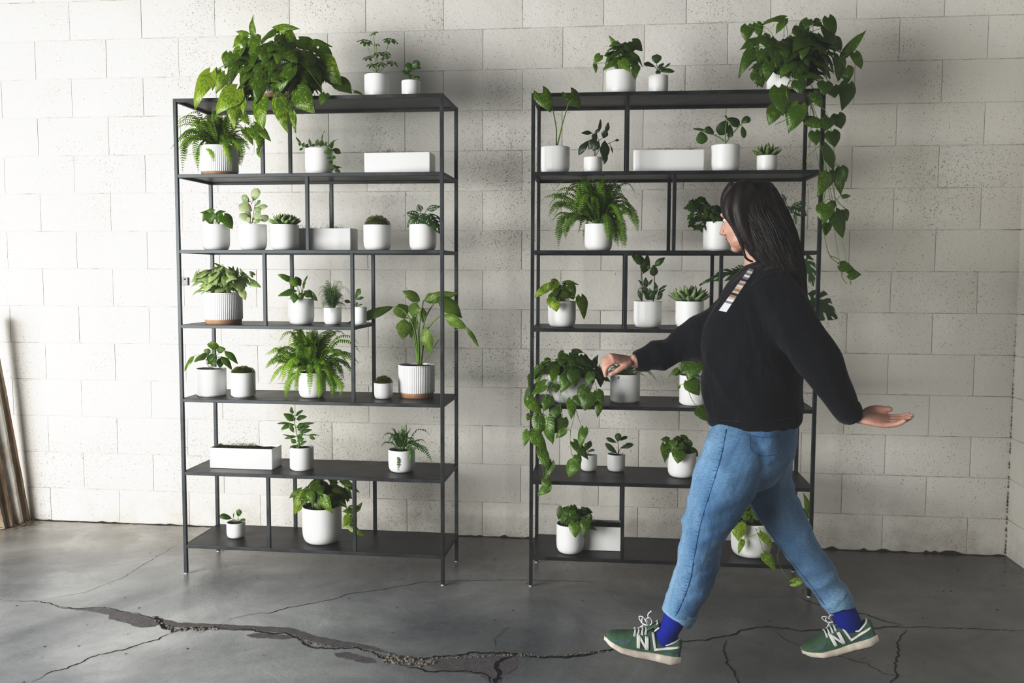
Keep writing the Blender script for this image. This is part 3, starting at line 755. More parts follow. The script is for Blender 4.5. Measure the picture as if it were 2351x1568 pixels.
for x, y, r, n, t, d in ((1518,172,45,6,.9,0),(1462,232,66,8,.75,-.02),(1640,222,66,8,.8,.0),(1540,258,32,5,.7,-.03),(1552,322,55,8,.15,.03),(1475,350,55,7,.05,-.02),(1600,350,50,7,.05,-.03),(1655,388,52,6,.1,0),(1500,405,50,7,.05,-.04),(1570,395,50,7,.1,-.05),(1610,320,48,7,.1,.03)):
    umbel(lf, st, P.T+V((rr.uniform(-.01, .01), 0, -.01)), A_(x, y, d), r/3.177*P.k, n, t, rr, V((rr.uniform(-.3, .3), -.55, .8)))
lf.build('foliage', MT['plain'], P.root); st.build('stems', MT['stem'], P.root)
P = pot(0, 1, 922, 965, 182, 214, .42, 'round', 'tiny pot of upright dark peperomia at the right end of the left unit top', group=G_S)
foliage(P, 'peperomia', 'round', 1, '1785,470,1765,392,58,3;1800,440,1848,382,60,2;1800,452,1864,428,34,3;1785,485,1720,455,32,1;1795,500,1775,488,34,4;1805,508,1856,500,30,4;1790,500,1808,488,34,4',
  vines=(((1785,520,0),(1782,480,0),(1798,440,0)),), stem='stem_brown', seed=2)
# --- second level
P = pot(0, 2, 461, 546, 331, 400, .38, 'ridged', 'lime-green feathery fern in ridged pot with tan foot, second shelf of left unit', group=G_F)
fern(P, (392, 588, 255, 402), 95, 'fern_lime', .020, 24, 5, tints=(.2, 1), frontlim=.2, paths=tuple((1,)+q for q in (((330,960),(200,900),(130,985),(122,1200)), ((340,960),(260,900),(212,1000),(242,1195)), ((380,960),(425,985),(450,1050),(475,1128)), ((480,960),(540,960),(562,1050),(556,1128)), ((300,960),(190,885),(90,955),(30,1030)), ((340,970),(300,980),(330,1040),(350,1120)), ((300,960),(180,940),(140,1010),(150,1110)))))
P = pot(0, 2, 701, 764, 338, 398, .36, 'round', 'wispy small-leaved trailing plant in white pot, second shelf of left unit')
foliage(P, 'plain', 'ovate', 1, '''1000,1010,1012,975,22,6;1160,1000,1182,972,28,5;1185,1000,1270,948,10,4;1140,1000,1160,890,7,3;1060,1000,1050,942,26,7;1080,1005,1075,985,40,5;1105,1000,1112,950,34,7;1130,1005,1145,955,40,5;1040,1005,1020,995,40,5;1200,1010,1215,990,40,3;
1000,1020,974,1030,32,5;985,985,950,936,16,6;975,1000,985,965,20,6;1210,1020,1228,975,42,2;1215,1030,1153,1052,36,3;1215,1030,1282,1050,42,3;1215,1085,1243,1090,32,3;1212,1090,1170,1095,20,5;1215,1105,1193,1142,34,3;1220,1140,1236,1165,32,4;1225,1165,1200,1190,18,3;1225,1168,1288,1162,20,5;1232,1175,1278,1192,30,5''',
  vines=(((1180,1010,0),(1215,1040,-.065),(1218,1100,-.068),(1225,1172,-.068)), ((1040,1010,0),(985,985,-.05),(955,935,-.05))), seed=3, tints=(.3, .7), spread=.03)
box_planter(0, 2, 836, 988, 350, 396, .30, .115, 'long white planter of low moss, second shelf of left unit', mm='moss_brown')
# --- third level
P = pot(0, 3, 465, 527, 514, 575, .36, 'round', 'young pothos with few glossy leaves in white pot, leftmost on third shelf of left unit', group=G_P)
foliage(P, 'pothos_dark', c=2, leaves='330,350,252,343,48,8;300,345,272,412,42,7;370,352,442,335,44,4;350,335,295,328,40,8;320,352,330,432,112,4;392,352,388,432,72,2;425,365,488,466,98,6', seed=4, spread=.04)
P = pot(0, 3, 550, 612, 514, 574, .36, 'round', 'cream-variegated upright peperomia in white pot between pothos and rosette succulent')
foliage(P, 'variegated', 'round', 2, '''640,255,672,165,76,9;612,265,556,222,58,2;600,290,590,225,50,2;630,330,536,285,88,9;655,292,695,256,50,1;650,312,748,300,44,6;650,325,700,318,46,3;620,380,575,345,60,5;634,395,697,340,78,6;682,375,752,392,70,9;610,405,540,352,60,9;612,420,600,375,40,7;645,420,692,398,34,1''',
  vines=(((618,430,0),(622,370,0),(615,310,0),(640,255,0)), ((630,430,0),(640,360,0),(650,300,0))), stem='stem_brown', seed=5)
P = pot(0, 3, 622, 686, 514, 573, .34, 'round', 'pale green spiky rosette succulent in white pot on third shelf of left unit')
rosette(P, 36, 26, 'succulent', ((5, .45, 1.25), (8, .72, 1.05), (10, .9, .8), (11, 1.05, .5), (11, 1.1, .2)), .33)
box_planter(0, 3, 664, 806, 524, 573, .62, .115, 'long white moss planter behind the divider, third shelf of left unit')
P = pot(0, 3, 835, 898, 515, 573, .36, 'round', 'domed brownish-green moss in white pot, right part of third shelf of left unit', group=G_M)
moss_mound(P, 24, 'moss', .98)
P = pot(0, 3, 940, 1002, 514, 573, .36, 'round', 'dark hole-leaved vine in white pot at right end of third shelf, left unit')
foliage(P, 'monstera', 'ovate', 2, '1862,335,1842,284,50,3;1850,375,1758,345,72,5;1905,322,2008,298,46,3;1880,350,1850,420,90,4;1850,385,1762,446,82,7;1885,350,1893,432,90,5;1900,370,1965,452,95,5;1930,350,2012,505,98,2', n=22, m=9, mask=m_holes, seed=6, spread=.05, stem='stem_dark')
# --- fourth level
P = pot(0, 4, 470, 556, 673, 745, .33, 'ridged', 'pale arrow-leaved bushy plant in ridged pot with tan foot, fourth shelf of left unit')
foliage(P, 'syngonium', 'arrow', 2, '590,850,540,745,44,1;620,850,700,892,58,1;560,925,583,985,56,6;640,800,610,770,40,2', bbox=(428, 590, 606, 688), fill=85, size=(24, 38), wr=.72, tints=(.1, 1), seed=8, core=.10, down=.1)
P = pot(0, 4, 662, 721, 687, 747, .36, 'round', 'glossy long-leaved philodendron in white pot just right of the ridged pot, left unit')
foliage(P, 'pothos_dark', 'lance', 2, '985,880,948,808,55,2;1000,885,1038,802,18,2;1005,900,1022,848,36,2;945,855,818,795,52,7;905,815,960,885,64,9;1045,905,1108,990,44,1;965,915,822,952,62,4;1010,915,1065,960,56,3;975,930,1000,975,60,3;950,930,935,1005,54,3', wr=.5, seed=9, spread=.05)
P = pot(0, 4, 744, 784, 707, 743, .40, 'round', 'lacy grey-green fern in small white pot on fourth shelf of left unit', group=G_F)
fern(P, (718, 808, 643, 740), 34, 'fern_grey', .022, 13, 9, lacy=True, tints=(0, .8))
P = pot(0, 4, 810, 842, 705, 744, .42, 'round', 'small upright peperomia in tiny pot at right end of fourth shelf, left unit', group=G_S)
foliage(P, 'peperomia', 'round', 2, '1385,968,1422,898,56,4;1390,975,1446,962,22,1;1350,1000,1305,985,32,0;1392,1030,1436,1012,16,4;1380,1025,1402,1000,18,4', vines=(((1390,1035,0),(1388,1000,0),(1382,965,0)),), seed=10)
# --- fifth level
P = pot(0, 5, 452, 519, 849, 912, None, 'straight', 'broad-leaved philodendron in straight white pot, leftmost on fifth shelf of left unit')
foliage(P, 'pothos_dark', 'ovate', 3, '330,250,278,235,44,6;345,232,352,165,92,6;372,235,440,228,55,5;212,275,140,388,46,6;405,290,395,365,70,2;430,240,528,335,54,4;310,265,208,318,76,2;405,280,485,378,54,4;370,270,305,335,82,1;370,300,330,345,60,1', vines=(((330,370,0),(300,330,0),(300,310,0)),), seed=12, spread=.06)
P = pot(0, 5, 531, 586, 857, 913, None, 'straight', 'green moss in small straight white pot beside the philodendron, fifth shelf', group=G_M)
moss_mound(P, 15, 'moss')
P = pot(0, 5, 686, 748, 857, 916, None, 'round', 'big arching fern in white pot on the middle of fifth shelf, left unit', group=G_F)
fern(P, (602, 842, 752, 918), 84, 'fern', .026, 28, 14, tints=(.1, 1), frontlim=.2, paths=tuple((3,)+q for q in (((1040,400),(960,400),(890,470),(880,590)), ((1080,380),(1120,420),(1130,500),(1115,590)), ((1100,380),(1180,420),(1220,490),(1210,585)), ((1120,380),(1230,430),(1280,500),(1270,575)), ((1000,380),(860,300),(780,310),(722,370)), ((1000,360),(860,240),(800,230),(725,270)))))
P = pot(0, 5, 859, 902, 881, 918, None, 'round', 'bright moss in tiny white pot beside the big ridged pot, fifth shelf', group=G_M)
moss_mound(P, 17, 'moss')
P = pot(0, 5, 915, 998, 841, 916, None, 'ridged', 'tall broad-leaved plant on long stems in ridged pot, right end of left unit')
foliage(P, 'calathea', 'ovate', 2, '''1890,985,1990,945,80,5,.06;1855,985,1726,915,82,6,.05;1880,985,2140,930,82,5,.04;1880,1040,1880,1150,56,7,.03;1985,958,2165,1115,118,2,.0;1660,1030,1322,1152,72,1,-.02;1700,1010,1745,1118,125,6,.0;1820,1100,1790,1260,80,8,.02;
1740,1120,1733,1270,112,7,-.02;2038,1090,2200,1190,86,7,-.04;1890,1175,1940,1372,96,6,-.04;1820,1000,1800,1105,140,3,-.05;2195,1185,2285,1325,36,5,-.05''',
  vines=(((1850,1460,0),(1828,1250,.01),(1800,1060,.03),(1850,985,.05)), ((1855,1460,0),(1850,1200,.0),(1880,990,.04)), ((1862,1460,0),(1900,1220,-.02),(1990,1105,-.03),(2040,1092,-.04)), ((1842,1460,0),(1812,1250,.0),(1780,1120,-.01),(1740,1118,-.02)), ((1846,1460,0),(1815,1200,-.02),(1740,1060,-.02),(1660,1030,-.02)), ((1865,1460,0),(1885,1150,.01),(1985,958,0)), ((1858,1460,0),(1880,1260,-.03),(1890,1175,-.04)), ((1850,1460,0),(1840,1200,-.03),(1822,1000,-.05))),
  vr=.0042, n=12, m=4, seed=15, petr=.0015, stem='stem')
# --- sixth level
box_planter(0, 6, 481, 626, 1030, 1077, None, .12, 'glossy long white planter, left end of sixth shelf, left unit', mm='moss_brown', gl='ceramic_gloss')
P = pot(0, 6, 666, 720, 1030, 1082, None, 'straight', 'upright leathery-leaved shrub in straight white pot on sixth shelf, left unit')
foliage(P, 'plain', 'ovate', 3, '''925,700,918,648,36,3;950,712,1006,674,36,4;955,738,1032,718,42,2;945,748,860,698,54,6;940,782,812,770,26,3;912,782,840,812,52,7;935,835,900,760,32,7;960,790,1092,765,30,4;955,800,1022,768,42,4;960,815,1052,790,50,1;980,835,1072,815,32,2;950,862,866,880,26,6;940,872,855,850,14,4;1030,855,1132,860,12,3;1050,860,1092,885,30,3;965,885,1002,838,42,5;
950,912,914,882,36,5;960,902,1012,878,36,6;980,922,1032,900,32,5;955,930,903,952,22,3;975,925,948,958,36,4''', vines=(((985,950,0),(965,880,0),(948,800,0),(935,735,0),(925,690,0)),), vr=.0022, seed=16, spread=.05)
P = pot(0, 6, 892, 953, 1037, 1088, None, 'round', 'dark button-leaved fern drooping from rounded white pot, sixth shelf of left unit', group=G_F)
fern(P, (862, 996, 975, 1086), 26, 'button', .0105, 16, 18, 'round', .72, tints=(0, .7), paths=((3, (1720, 960), (1700, 975), (1700, 1030), (1693, 1120)), (3, (1760, 940), (1850, 950), (1910, 990), (1950, 1065)), (3, (1750, 930), (1790, 980), (1780, 1055))))
# --- bottom level
P = pot(0, 7, 521, 563, 1204, 1239, None, 'round', 'tiny peperomia with four round leaves in small pot on bottom shelf, left unit', group=G_S)
foliage(P, 'peperomia', 'round', 4, '530,462,541,410,44,8;495,470,500,438,26,7;482,478,393,456,46,3;536,497,584,487,28,5', vines=(((508,515,0),(500,490,0),(482,478,0)), ((518,515,0),(528,490,0),(531,460,0)), ((512,515,0),(505,495,0),(495,470,0))), seed=19)
P = pot(0, 7, 695, 784, 1172, 1256, None, 'round', 'bushy pothos in the largest smooth white pot, bottom shelf of left unit', group=G_P)
foliage(P, 'pothos', c=4, bbox=(672, 812, 1104, 1172), fill=40, size=(26, 40), tints=(0, .3), seed=20, core=.10, spread=.11, leaves='''1250,205,1180,190,60,1;1290,200,1418,292,52,2;990,268,898,332,46,2;1150,205,1018,262,82,1;1300,270,1362,335,84,1;1200,250,1322,400,112,1;1020,292,936,452,106,7;1095,250,1058,362,98,7;1110,330,1132,390,52,6;1150,325,1220,440,82,3;
1390,420,1436,358,40,4;1360,420,1288,428,48,4;1340,400,1402,392,40,3;1340,455,1292,545,60,7;1372,450,1388,545,58,4;1340,532,1455,612,52,5;1330,480,1350,540,50,6''', vines=(((1230,400,0),(1300,390,-.02),(1345,430,-.03),(1370,480,-.03),(1348,545,-.03)),))

# ================================================================== plants, right unit
P = pot(1, 1, 1391, 1460, 158, 206, .42, 'round', 'bushy pothos with one yellow leaf in white pot on the right unit top', group=G_P)
foliage(P, 'pothos_dark', c=5, bbox=(1375, 1472, 88, 165), fill=26, size=(24, 34), tints=(0, .35), seed=21, spread=.06, leaves='''665,255,608,170,36,9;760,210,826,272,82,1;700,232,650,282,62,2;750,240,722,302,72,3;620,290,580,302,50,6;640,320,598,320,38,9;555,298,512,352,55,7;770,290,826,372,28,1;520,355,526,418,30,6;730,300,800,385,92,1;680,325,572,398,88,6;690,330,748,408,72,9;785,370,778,458,58,1''')
P = pot(1, 1, 1489, 1534, 170, 205, .42, 'round', 'small round-leaved peperomia beside the bushy pothos on the right unit top', group=G_S)
foliage(P, 'peperomia', 'round', 5, '915,352,918,292,66,5;902,372,836,350,42,2;925,385,962,350,36,5;962,388,1006,350,14,2;945,408,908,408,26,4;940,402,1030,402,38,4;930,395,968,378,30,3', vines=(((938,420,0),(925,390,0),(915,350,0)), ((938,420,0),(915,385,0),(902,372,0))), stem='stem_brown', seed=22)
P = pot(1, 1, 1762, 1850, 130, 206, .40, 'ridged', 'huge trailing pothos hanging down the right end of the right unit', group=G_P)
foliage(P, 'pothos_dark', c=5, bbox=(1720, 1940, 60, 205), fill=95, size=(40, 60), tints=(0, .25), seed=23, spread=.15, core=.15, leaves='''1740,60,1592,104,66,6;1740,75,1682,165,64,6;1965,80,1920,108,66,2;1560,95,1585,185,72,4;1500,108,1492,215,88,4;1890,70,1840,150,90,2;1830,110,1885,205,120,1;2020,58,2052,195,92,1;2060,190,2102,275,80,1;2005,120,2062,300,112,0;
1570,200,1450,268,80,4;1600,170,1625,245,100,3;1650,190,1660,330,122,2;2120,300,2265,138,66,6;1800,180,1805,272,122,0;1950,170,1992,292,112,0;2190,285,2232,392,92,4;1545,250,1444,448,88,3;1565,270,1508,352,80,3;1700,230,1690,385,132,2;1930,250,1962,332,102,0;1860,230,1850,332,82,2;
1570,375,1532,425,50,3;1562,402,1598,508,104,2;1642,340,1622,470,80,4;1765,350,1712,452,72,5;2092,310,2082,470,102,1;2132,380,2152,472,92,1;1810,420,1992,452,90,2;1822,460,1852,555,92,1;2002,470,1992,560,102,0;2150,480,2108,655,112,2;2052,500,2062,575,90,0;
1702,510,1730,692,132,2;1690,622,1638,752,102,3;1922,540,1978,642,80,4;1782,620,1745,702,62,4;1835,618,1765,802,122,3;1880,710,2006,772,98,5;2080,680,2102,775,112,1;2022,700,1992,792,90,1;2042,790,2062,892,102,0;1932,790,1942,880,82,1;1992,890,2052,1052,82,2;2102,1020,2132,1112,82,2;2022,1050,2032,1142,92,2
|#6 2092,30,2102,195,80,3;2010,55,1948,205,92,6;2110,200,2166,196,40,3;2002,248,1990,375,112,4;2050,230,2052,292,42,1;2122,288,2142,358,52,3;2012,372,2002,452,62,3;2062,300,2112,468,104,0;2095,640,2190,672,92,2;2150,700,2232,700,78,2''',
  vines=(((1810,430,0),(1900,480,-.02),(1960,600,-.03),(2020,720,-.03),(2050,850,-.03),(2060,1010,-.03)), ((1790,430,0),(1750,520,-.16),(1770,620,-.19),(1760,700,-.19),(1680,745,-.19)), (6, (2060,90,-.03),(2062,200,-.03),(2120,272,-.03)), (6, (2030,60,-.03),(1985,240,-.03),(1988,370,-.03),(2000,480,-.03),(2030,580,-.03),(2090,640,-.03),(2110,720,-.03),(2140,760,-.03)), (6, (2030,580,-.03),(2060,590,-.03),(2095,606,-.03)),
         ((1900,480,0),(2000,400,0),(2100,320,0),(2150,290,0)), ((2060,1000,-.03),(1980,880,-.02),(1885,960,-.02),(1890,1010,-.02))), stem='stem', vr=.002)
# --- second level
P = pot(1, 2, 1242, 1308, 334, 394, .36, 'round', 'white pot with two tall heart-leaved stalks, left end of right unit')
foliage(P, 'pothos_dark', 'arrow', 5, '178,548,237,668,112,5,-.19;362,548,424,645,118,4,-.19', vines=(((272,875,0),(272,780,-.07),(258,690,-.15),(238,620,-.185),(180,552,-.19)), ((280,875,0),(312,740,-.09),(350,610,-.18),(364,550,-.19))), vr=.0028, n=12, m=5, petr=.0005, seed=24, spread=.03, origin_dy=0)
P = pot(1, 2, 1340, 1383, 359, 392, .36, 'round', 'dark burgundy-leaved rubber plant in small white pot on right unit')
foliage(P, 'rubber', 'lance', 5, '545,792,556,710,24,2;592,800,606,728,30,2;575,832,592,776,46,1;505,800,432,800,38,3;512,822,552,762,20,2;535,835,500,812,52,2;478,850,414,942,52,3;530,832,478,905,62,5;545,850,508,915,56,5;648,847,677,845,22,2;620,880,634,930,12,3;582,848,580,975,68,1;590,925,580,1003,36,2',
  vines=(((515,945,0),(520,880,0),(510,820,0)), ((520,945,0),(540,860,0),(570,830,0)), ((525,945,0),(560,890,0),(600,870,-.01),(648,848,-.01))), stem='stem_brown', seed=25, spread=.04)
box_planter(1, 2, 1454, 1617, 344, 389, .24, .115, 'long white planter with sparse sprigs, second shelf of right unit', mm='moss_brown')
P = pot(1, 2, 1633, 1698, 330, 389, .36, 'round', 'branching thick-leaved plant in white pot right of the long planter, right unit')
foliage(P, 'peperomia', 'round', 5, '1372,712,1355,684,14,2;1388,742,1384,832,42,1;1368,718,1318,812,82,2;1440,762,1398,712,50,1;1372,705,1452,745,68,0;1462,732,1518,700,56,1;1466,755,1480,832,38,1;1232,780,1150,772,16,2;1285,800,1226,768,58,4;1200,790,1212,870,76,5;1395,782,1398,825,24,1',
  vines=(((1358,865,0),(1360,780,0),(1368,700,0)), ((1358,865,0),(1400,808,0),(1442,760,0),(1464,740,0)), ((1350,850,0),(1320,828,0),(1270,805,0),(1202,786,0))), vr=.0030, seed=26, spread=.04)
P = pot(1, 2, 1738, 1784, 355, 389, .38, 'round', 'open spiky succulent in small white pot at right end of second shelf, right unit')
rosette(P, 36, 30, 'succulent_dark', ((4, .55, 1.2), (6, .8, .7), (8, 1.0, .35)), .30, 5)
# --- third level
P = pot(1, 3, 1342, 1406, 513, 572, .36, 'round', 'large dark green arching fern in white pot, third shelf of right unit', group=G_F)
fern(P, (1247, 1470, 398, 574), 90, 'fern_dark', .025, 28, 27, tints=(.1, 1), frontlim=.22, paths=tuple((6,)+q for q in (((500,350),(330,320),(290,400),(288,520)), ((500,350),(390,330),(340,390),(328,470)), ((600,350),(680,340),(700,420),(715,530)), ((620,330),(740,280),(780,340),(795,425)), ((500,300),(320,200),(250,190),(192,205)), ((480,330),(320,240),(260,260),(222,325)))))
P = pot(1, 3, 1615, 1679, 508, 571, .36, 'straight', 'ivy spilling from straight white pot in front of the woman\'s face', group=None)
rr = random.Random(6); lf = MB(); st = MB()
def ivy(mb, b, t, w, tint, nrm):
    D = t-b; L = D.length; D /= L; N = nrm-D*nrm.dot(D); N.normalize(); S = D.cross(N)
    pts = [(0,0),(-.12,.16),(-.10,.42),(.16,.30),(.24,.50),(.42,.46),(.56,.22),(.72,.20),(1,0)]
    vs = [b+D*.1*L]+[b+D*(x*L)+S*(y*w)-N*(.25*y*w) for x, y in pts]+[b+D*(x*L)-S*(y*w)-N*(.25*y*w) for x, y in pts[-2:0:-1]]
    mid = [b+D*(L*.35)+N*.002]; vs = mid+vs[1:]; n = len(vs)
    mb.add(vs, [(0, i, i+1 if i+1 < n else 1) for i in range(1, n)], [(0, .3)]+[(.8*(1 if i < 9 else -1), .5) for i in range(n-1)], tint)
for i in range(95):
    x = rr.gauss(0, 1); bx = 1632+x*22; by = 487+rr.gauss(0, 13)
    if i < 26: bx, by = rr.choice(((1595,462),(1605,455),(1590,475),(1600,470),(1592,505),(1598,500),(1604,520),(1612,455),(1620,465)));  bx += rr.gauss(0, 4); by += rr.gauss(0, 4)
    bx = min(1690, max(1588, bx)); by = min(530, max(456, by)); Y = P.Y+rr.uniform(-.06, .05)
    b = at(bx, by, Y); d = V((rr.gauss(0, .6), -.2, rr.uniform(-1, .1))).normalized()*rr.uniform(13, 21)*P.k
    ivy(lf, b, b+d, d.length*.95, rr.uniform(0, .7), V((rr.gauss(0, .3), -1, .6)))
    st.tube(catmull([P.T+V((rr.uniform(-.5, .5)*P.r, 0, -.01)), (P.T+b)/2+V((0, 0, .02)), b], 4), .0008, 4, False)
lf.build('foliage', MT['plain'], P.root, smooth=False); st.build('stems', MT['stem_brown'], P.root)
P = pot(1, 3, 1742, 1804, 514, 572, .40, 'round', 'dark hole-leaved vine peeking out right of the woman\'s hair')
foliage(P, 'monstera', 'ovate', 6, '1750,240,1718,182,40,3;1760,262,1790,310,52,4;1735,270,1760,330,52,3;1780,275,1880,240,56,3;1782,268,1886,324,84,2;1800,312,1813,380,28,8', n=22, m=9, mask=m_holes, seed=28, spread=.03, stem='stem_dark',
  vines=(((1620,380,0),(1700,290,0),(1780,270,0)),))
# --- fourth level
P = pot(1, 4, 1258, 1322, 692, 752, .36, 'round', 'light variegated pothos in white pot, left end of fourth shelf, right unit', group=G_P)
foliage(P, 'pothos', c=6, bbox=(1250, 1320, 648, 698), fill=14, size=(22, 32), tints=(.2, .6), seed=29, spread=.07, leaves='''270,745,235,735,50,5;320,752,416,766,40,6;250,742,285,780,60,7;222,775,128,852,60,7;245,760,212,805,50,6;340,775,385,862,100,0;300,790,270,862,104,8;355,800,392,850,60,0;240,850,236,918,60,9;262,880,275,942,62,8;430,845,450,988,84,3;412,855,400,880,30,3''')
P = pot(1, 4, 1455, 1519, 692, 753, .36, 'round', 'upright plant on two stalks with paddle leaves in white pot, fourth shelf')
foliage(P, 'peperomia', 'ovate', 6, '''800,625,750,566,32,8;822,640,790,568,64,6;905,645,972,590,42,3;832,695,858,572,76,6;900,712,896,638,56,5;870,665,855,638,30,4;850,785,845,718,36,5;830,770,798,736,22,2;860,770,892,730,18,2;850,832,838,768,42,3;882,850,870,788,42,3;910,800,906,748,24,2;930,802,988,770,22,2;922,832,972,795,26,2;905,830,925,770,26,2;800,795,822,872,26,2;872,862,838,828,32,3;920,862,955,818,32,3;880,865,900,800,40,2''',
  vines=(((822,875,0),(824,780,0),(820,690,0),(806,620,0)), ((895,875,0),(900,800,0),(902,710,0),(895,650,0))), vr=.0026, stem='stem_brown', seed=30, spread=.05, n=9)
P = pot(1, 4, 1551, 1615, 692, 753, .34, 'round', 'large pale green rosette succulent in white pot by the woman\'s shoulder')
rosette(P, 46, 38, 'succulent', ((5, .45, 1.25), (8, .78, 1.0), (10, .95, .72), (11, 1.05, .42), (11, 1.1, .18)), .30, 8)
# --- fifth level
P = pot(1, 5, 1249, 1366, 862, 931, None, 'bowl', 'big cascading pothos in wide white bowl, left end of right unit', group=G_P)
foliage(P, 'pothos_dark', c=7, bbox=(1240, 1388, 812, 882), fill=85, size=(26, 40), tints=(0, .4), seed=31, spread=.13, core=.13, leaves='''355,118,420,130,36,3;345,128,392,178,60,1;480,200,505,142,40,2;300,130,260,160,60,3;180,180,220,220,80,2;430,170,455,235,60,1;150,215,140,320,66,6;100,265,90,342,46,9;520,248,520,338,60,1;460,250,440,330,70,1;
240,265,245,318,44,9;330,255,285,372,86,5;185,325,62,412,88,4;430,335,388,405,70,3;255,322,250,372,50,4;85,412,168,505,76,8;500,360,532,440,60,2;440,375,425,478,128,2;400,395,385,450,90,2;515,410,500,520,56,5;345,412,345,532,62,6;212,395,175,485,70,2;250,455,245,528,82,3;
95,500,78,538,38,8;150,510,150,632,92,4;200,520,235,682,88,5;290,520,228,618,104,3;305,590,250,645,50,5;85,600,62,692,56,8;105,610,198,715,84,7;160,705,212,845,68,6;225,785,195,892,64,4;185,885,220,962,56,5;210,930,142,988,60,5;420,585,398,705,62,4;360,668,448,775,60,2;375,745,398,808,48,5;365,782,328,880,92,5''',
  vines=(((340,265,0),(378,330,-.11),(370,470,-.12),(340,600,-.12),(340,700,-.12),(362,785,-.12)), ((370,470,-.12),(390,530,-.12),(412,590,-.12)), ((250,270,0),(200,360,-.12),(170,520,-.13),(150,640,-.13),(170,800,-.13),(190,930,-.13)), ((300,265,0),(275,400,-.12),(292,515,-.12)), ((400,265,0),(480,300,-.05),(505,400,-.06))), stem='stem')
P = pot(1, 5, 1401, 1469, 861, 926, None, 'straight', 'small feathery fern in straight white pot just below the woman\'s forward hand', group=G_F)
fern(P, (1384, 1512, 826, 880), 24, 'button', .010, 17, 33, 'ovate', .55, tints=(0, .6), paths=((7, (720, 250), (790, 235), (830, 265), (860, 302)), (7, (640, 250), (640, 255), (620, 290)), (7, (640, 230), (570, 190), (530, 205))))
P = pot(1, 5, 1560, 1626, 864, 932, None, 'straight', 'pothos in straight white pot with a leaf hanging, partly hidden by dark sweatshirt', group=G_P)
foliage(P, 'pothos_dark', c=7, bbox=(1545, 1640, 822, 868), fill=14, size=(24, 36), tints=(.2, .6), seed=34, spread=.09, leaves='1000,240,965,272,34,6;985,228,928,276,32,6;1020,200,1000,252,44,5;1105,168,1150,200,66,6;1090,190,1042,302,104,4;992,325,984,352,20,4;1050,298,1112,388,96,3;1118,462,1160,542,92,2', vines=(((1070,250,0),(1045,300,-.06),(1050,370,-.07),(1080,430,-.07),(1118,462,-.08)), ((1090,250,0),(1115,310,-.06),(1130,380,-.07))))
P = pot(1, 5, 1700, 1786, 845, 935, None, 'ridged', 'large split-leaf monstera whose leaves spread out behind the woman')
foliage(P, 'monstera', 'heart', 6, '1470,665,1398,680,60,5,.03;1440,690,1192,772,104,4,.0;1872,602,1925,778,96,4,.02;1905,865,2078,985,250,1,-.03;1600,560,1700,700,200,2,.05', n=44, m=14, mask=m_split, seed=35, stem='stem_dark', vr=.003,
  vines=(((1575,1270,0),(1560,1000,.0),(1500,750,.01),(1440,690,.0)), ((1580,1270,0),(1700,1000,.0),(1850,700,.01),(1872,602,.02)), ((1590,1270,0),(1700,1050,.0),(1905,865,-.03)), ((1580,1270,0),(1590,900,.03),(1600,560,.05))), petr=.0012)
g = MB(); g2 = MB(); rr = random.Random(3)
pc = onz(*cp(7, 952, 418), LV[5]+TB/2+.002)
for i in range(7):
    a = rr.uniform(0, 6.28); b = pc+V((rr.uniform(-.015, .015), rr.uniform(-.01, .01), .002)); leaf(g, b, b+V((math.cos(a)*.016, math.sin(a)*.016, .003)), .008, 'ovate', (0, 0, 1), .1, .2, .2, 5, 2)
o = g.build('fallen_sprig', MT['plain'], None, at0=pc); tag(o, 'dark fallen leaf sprig lying on the fifth shelf between two straight white pots', 'leaf')
# --- sixth level
P = pot(1, 6, 1333, 1371, 1046, 1084, None, 'round', 'tiny peperomia half hidden by cascading pothos, sixth shelf of right unit', group=G_S)
foliage(P, 'peperomia', 'round', 7, '440,712,456,658,42,5;438,715,420,690,24,4;442,722,484,712,16,3;440,705,428,672,20,3', vines=(((450,745,0),(442,720,0),(440,690,0)),), seed=36)
P = pot(1, 6, 1394, 1435, 1046, 1085, None, 'round', 'tiny five-leaved peperomia standing alone at the middle of the sixth shelf', group=G_S)
foliage(P, 'peperomia', 'round', 7, '630,655,682,634,24,2;612,668,553,642,26,3;622,662,628,612,42,8;615,732,548,672,34,6;642,702,717,680,38,3', vines=(((622,748,0),(628,700,0),(622,655,0)), ((625,748,0),(632,715,0),(645,700,0)), ((622,748,0),(618,738,0),(612,728,0))), stem='stem_brown', seed=37)
P = pot(1, 6, 1533, 1598, 1042, 1100, None, 'round', 'compact pothos in rounded white pot beside the jeans, sixth shelf', group=G_P)
foliage(P, 'pothos_dark', c=7, bbox=(1515, 1602, 1003, 1045), fill=24, size=(22, 32), tints=(.1, .5), seed=38, spread=.07, leaves='930,650,878,652,42,5;1000,640,1062,692,62,1;970,640,995,682,52,6;960,670,948,732,52,5;1040,660,1042,732,62,4;1068,708,1106,756,42,0;905,678,905,792,62,6;1010,685,1010,732,50,4;992,722,982,796,84,4')
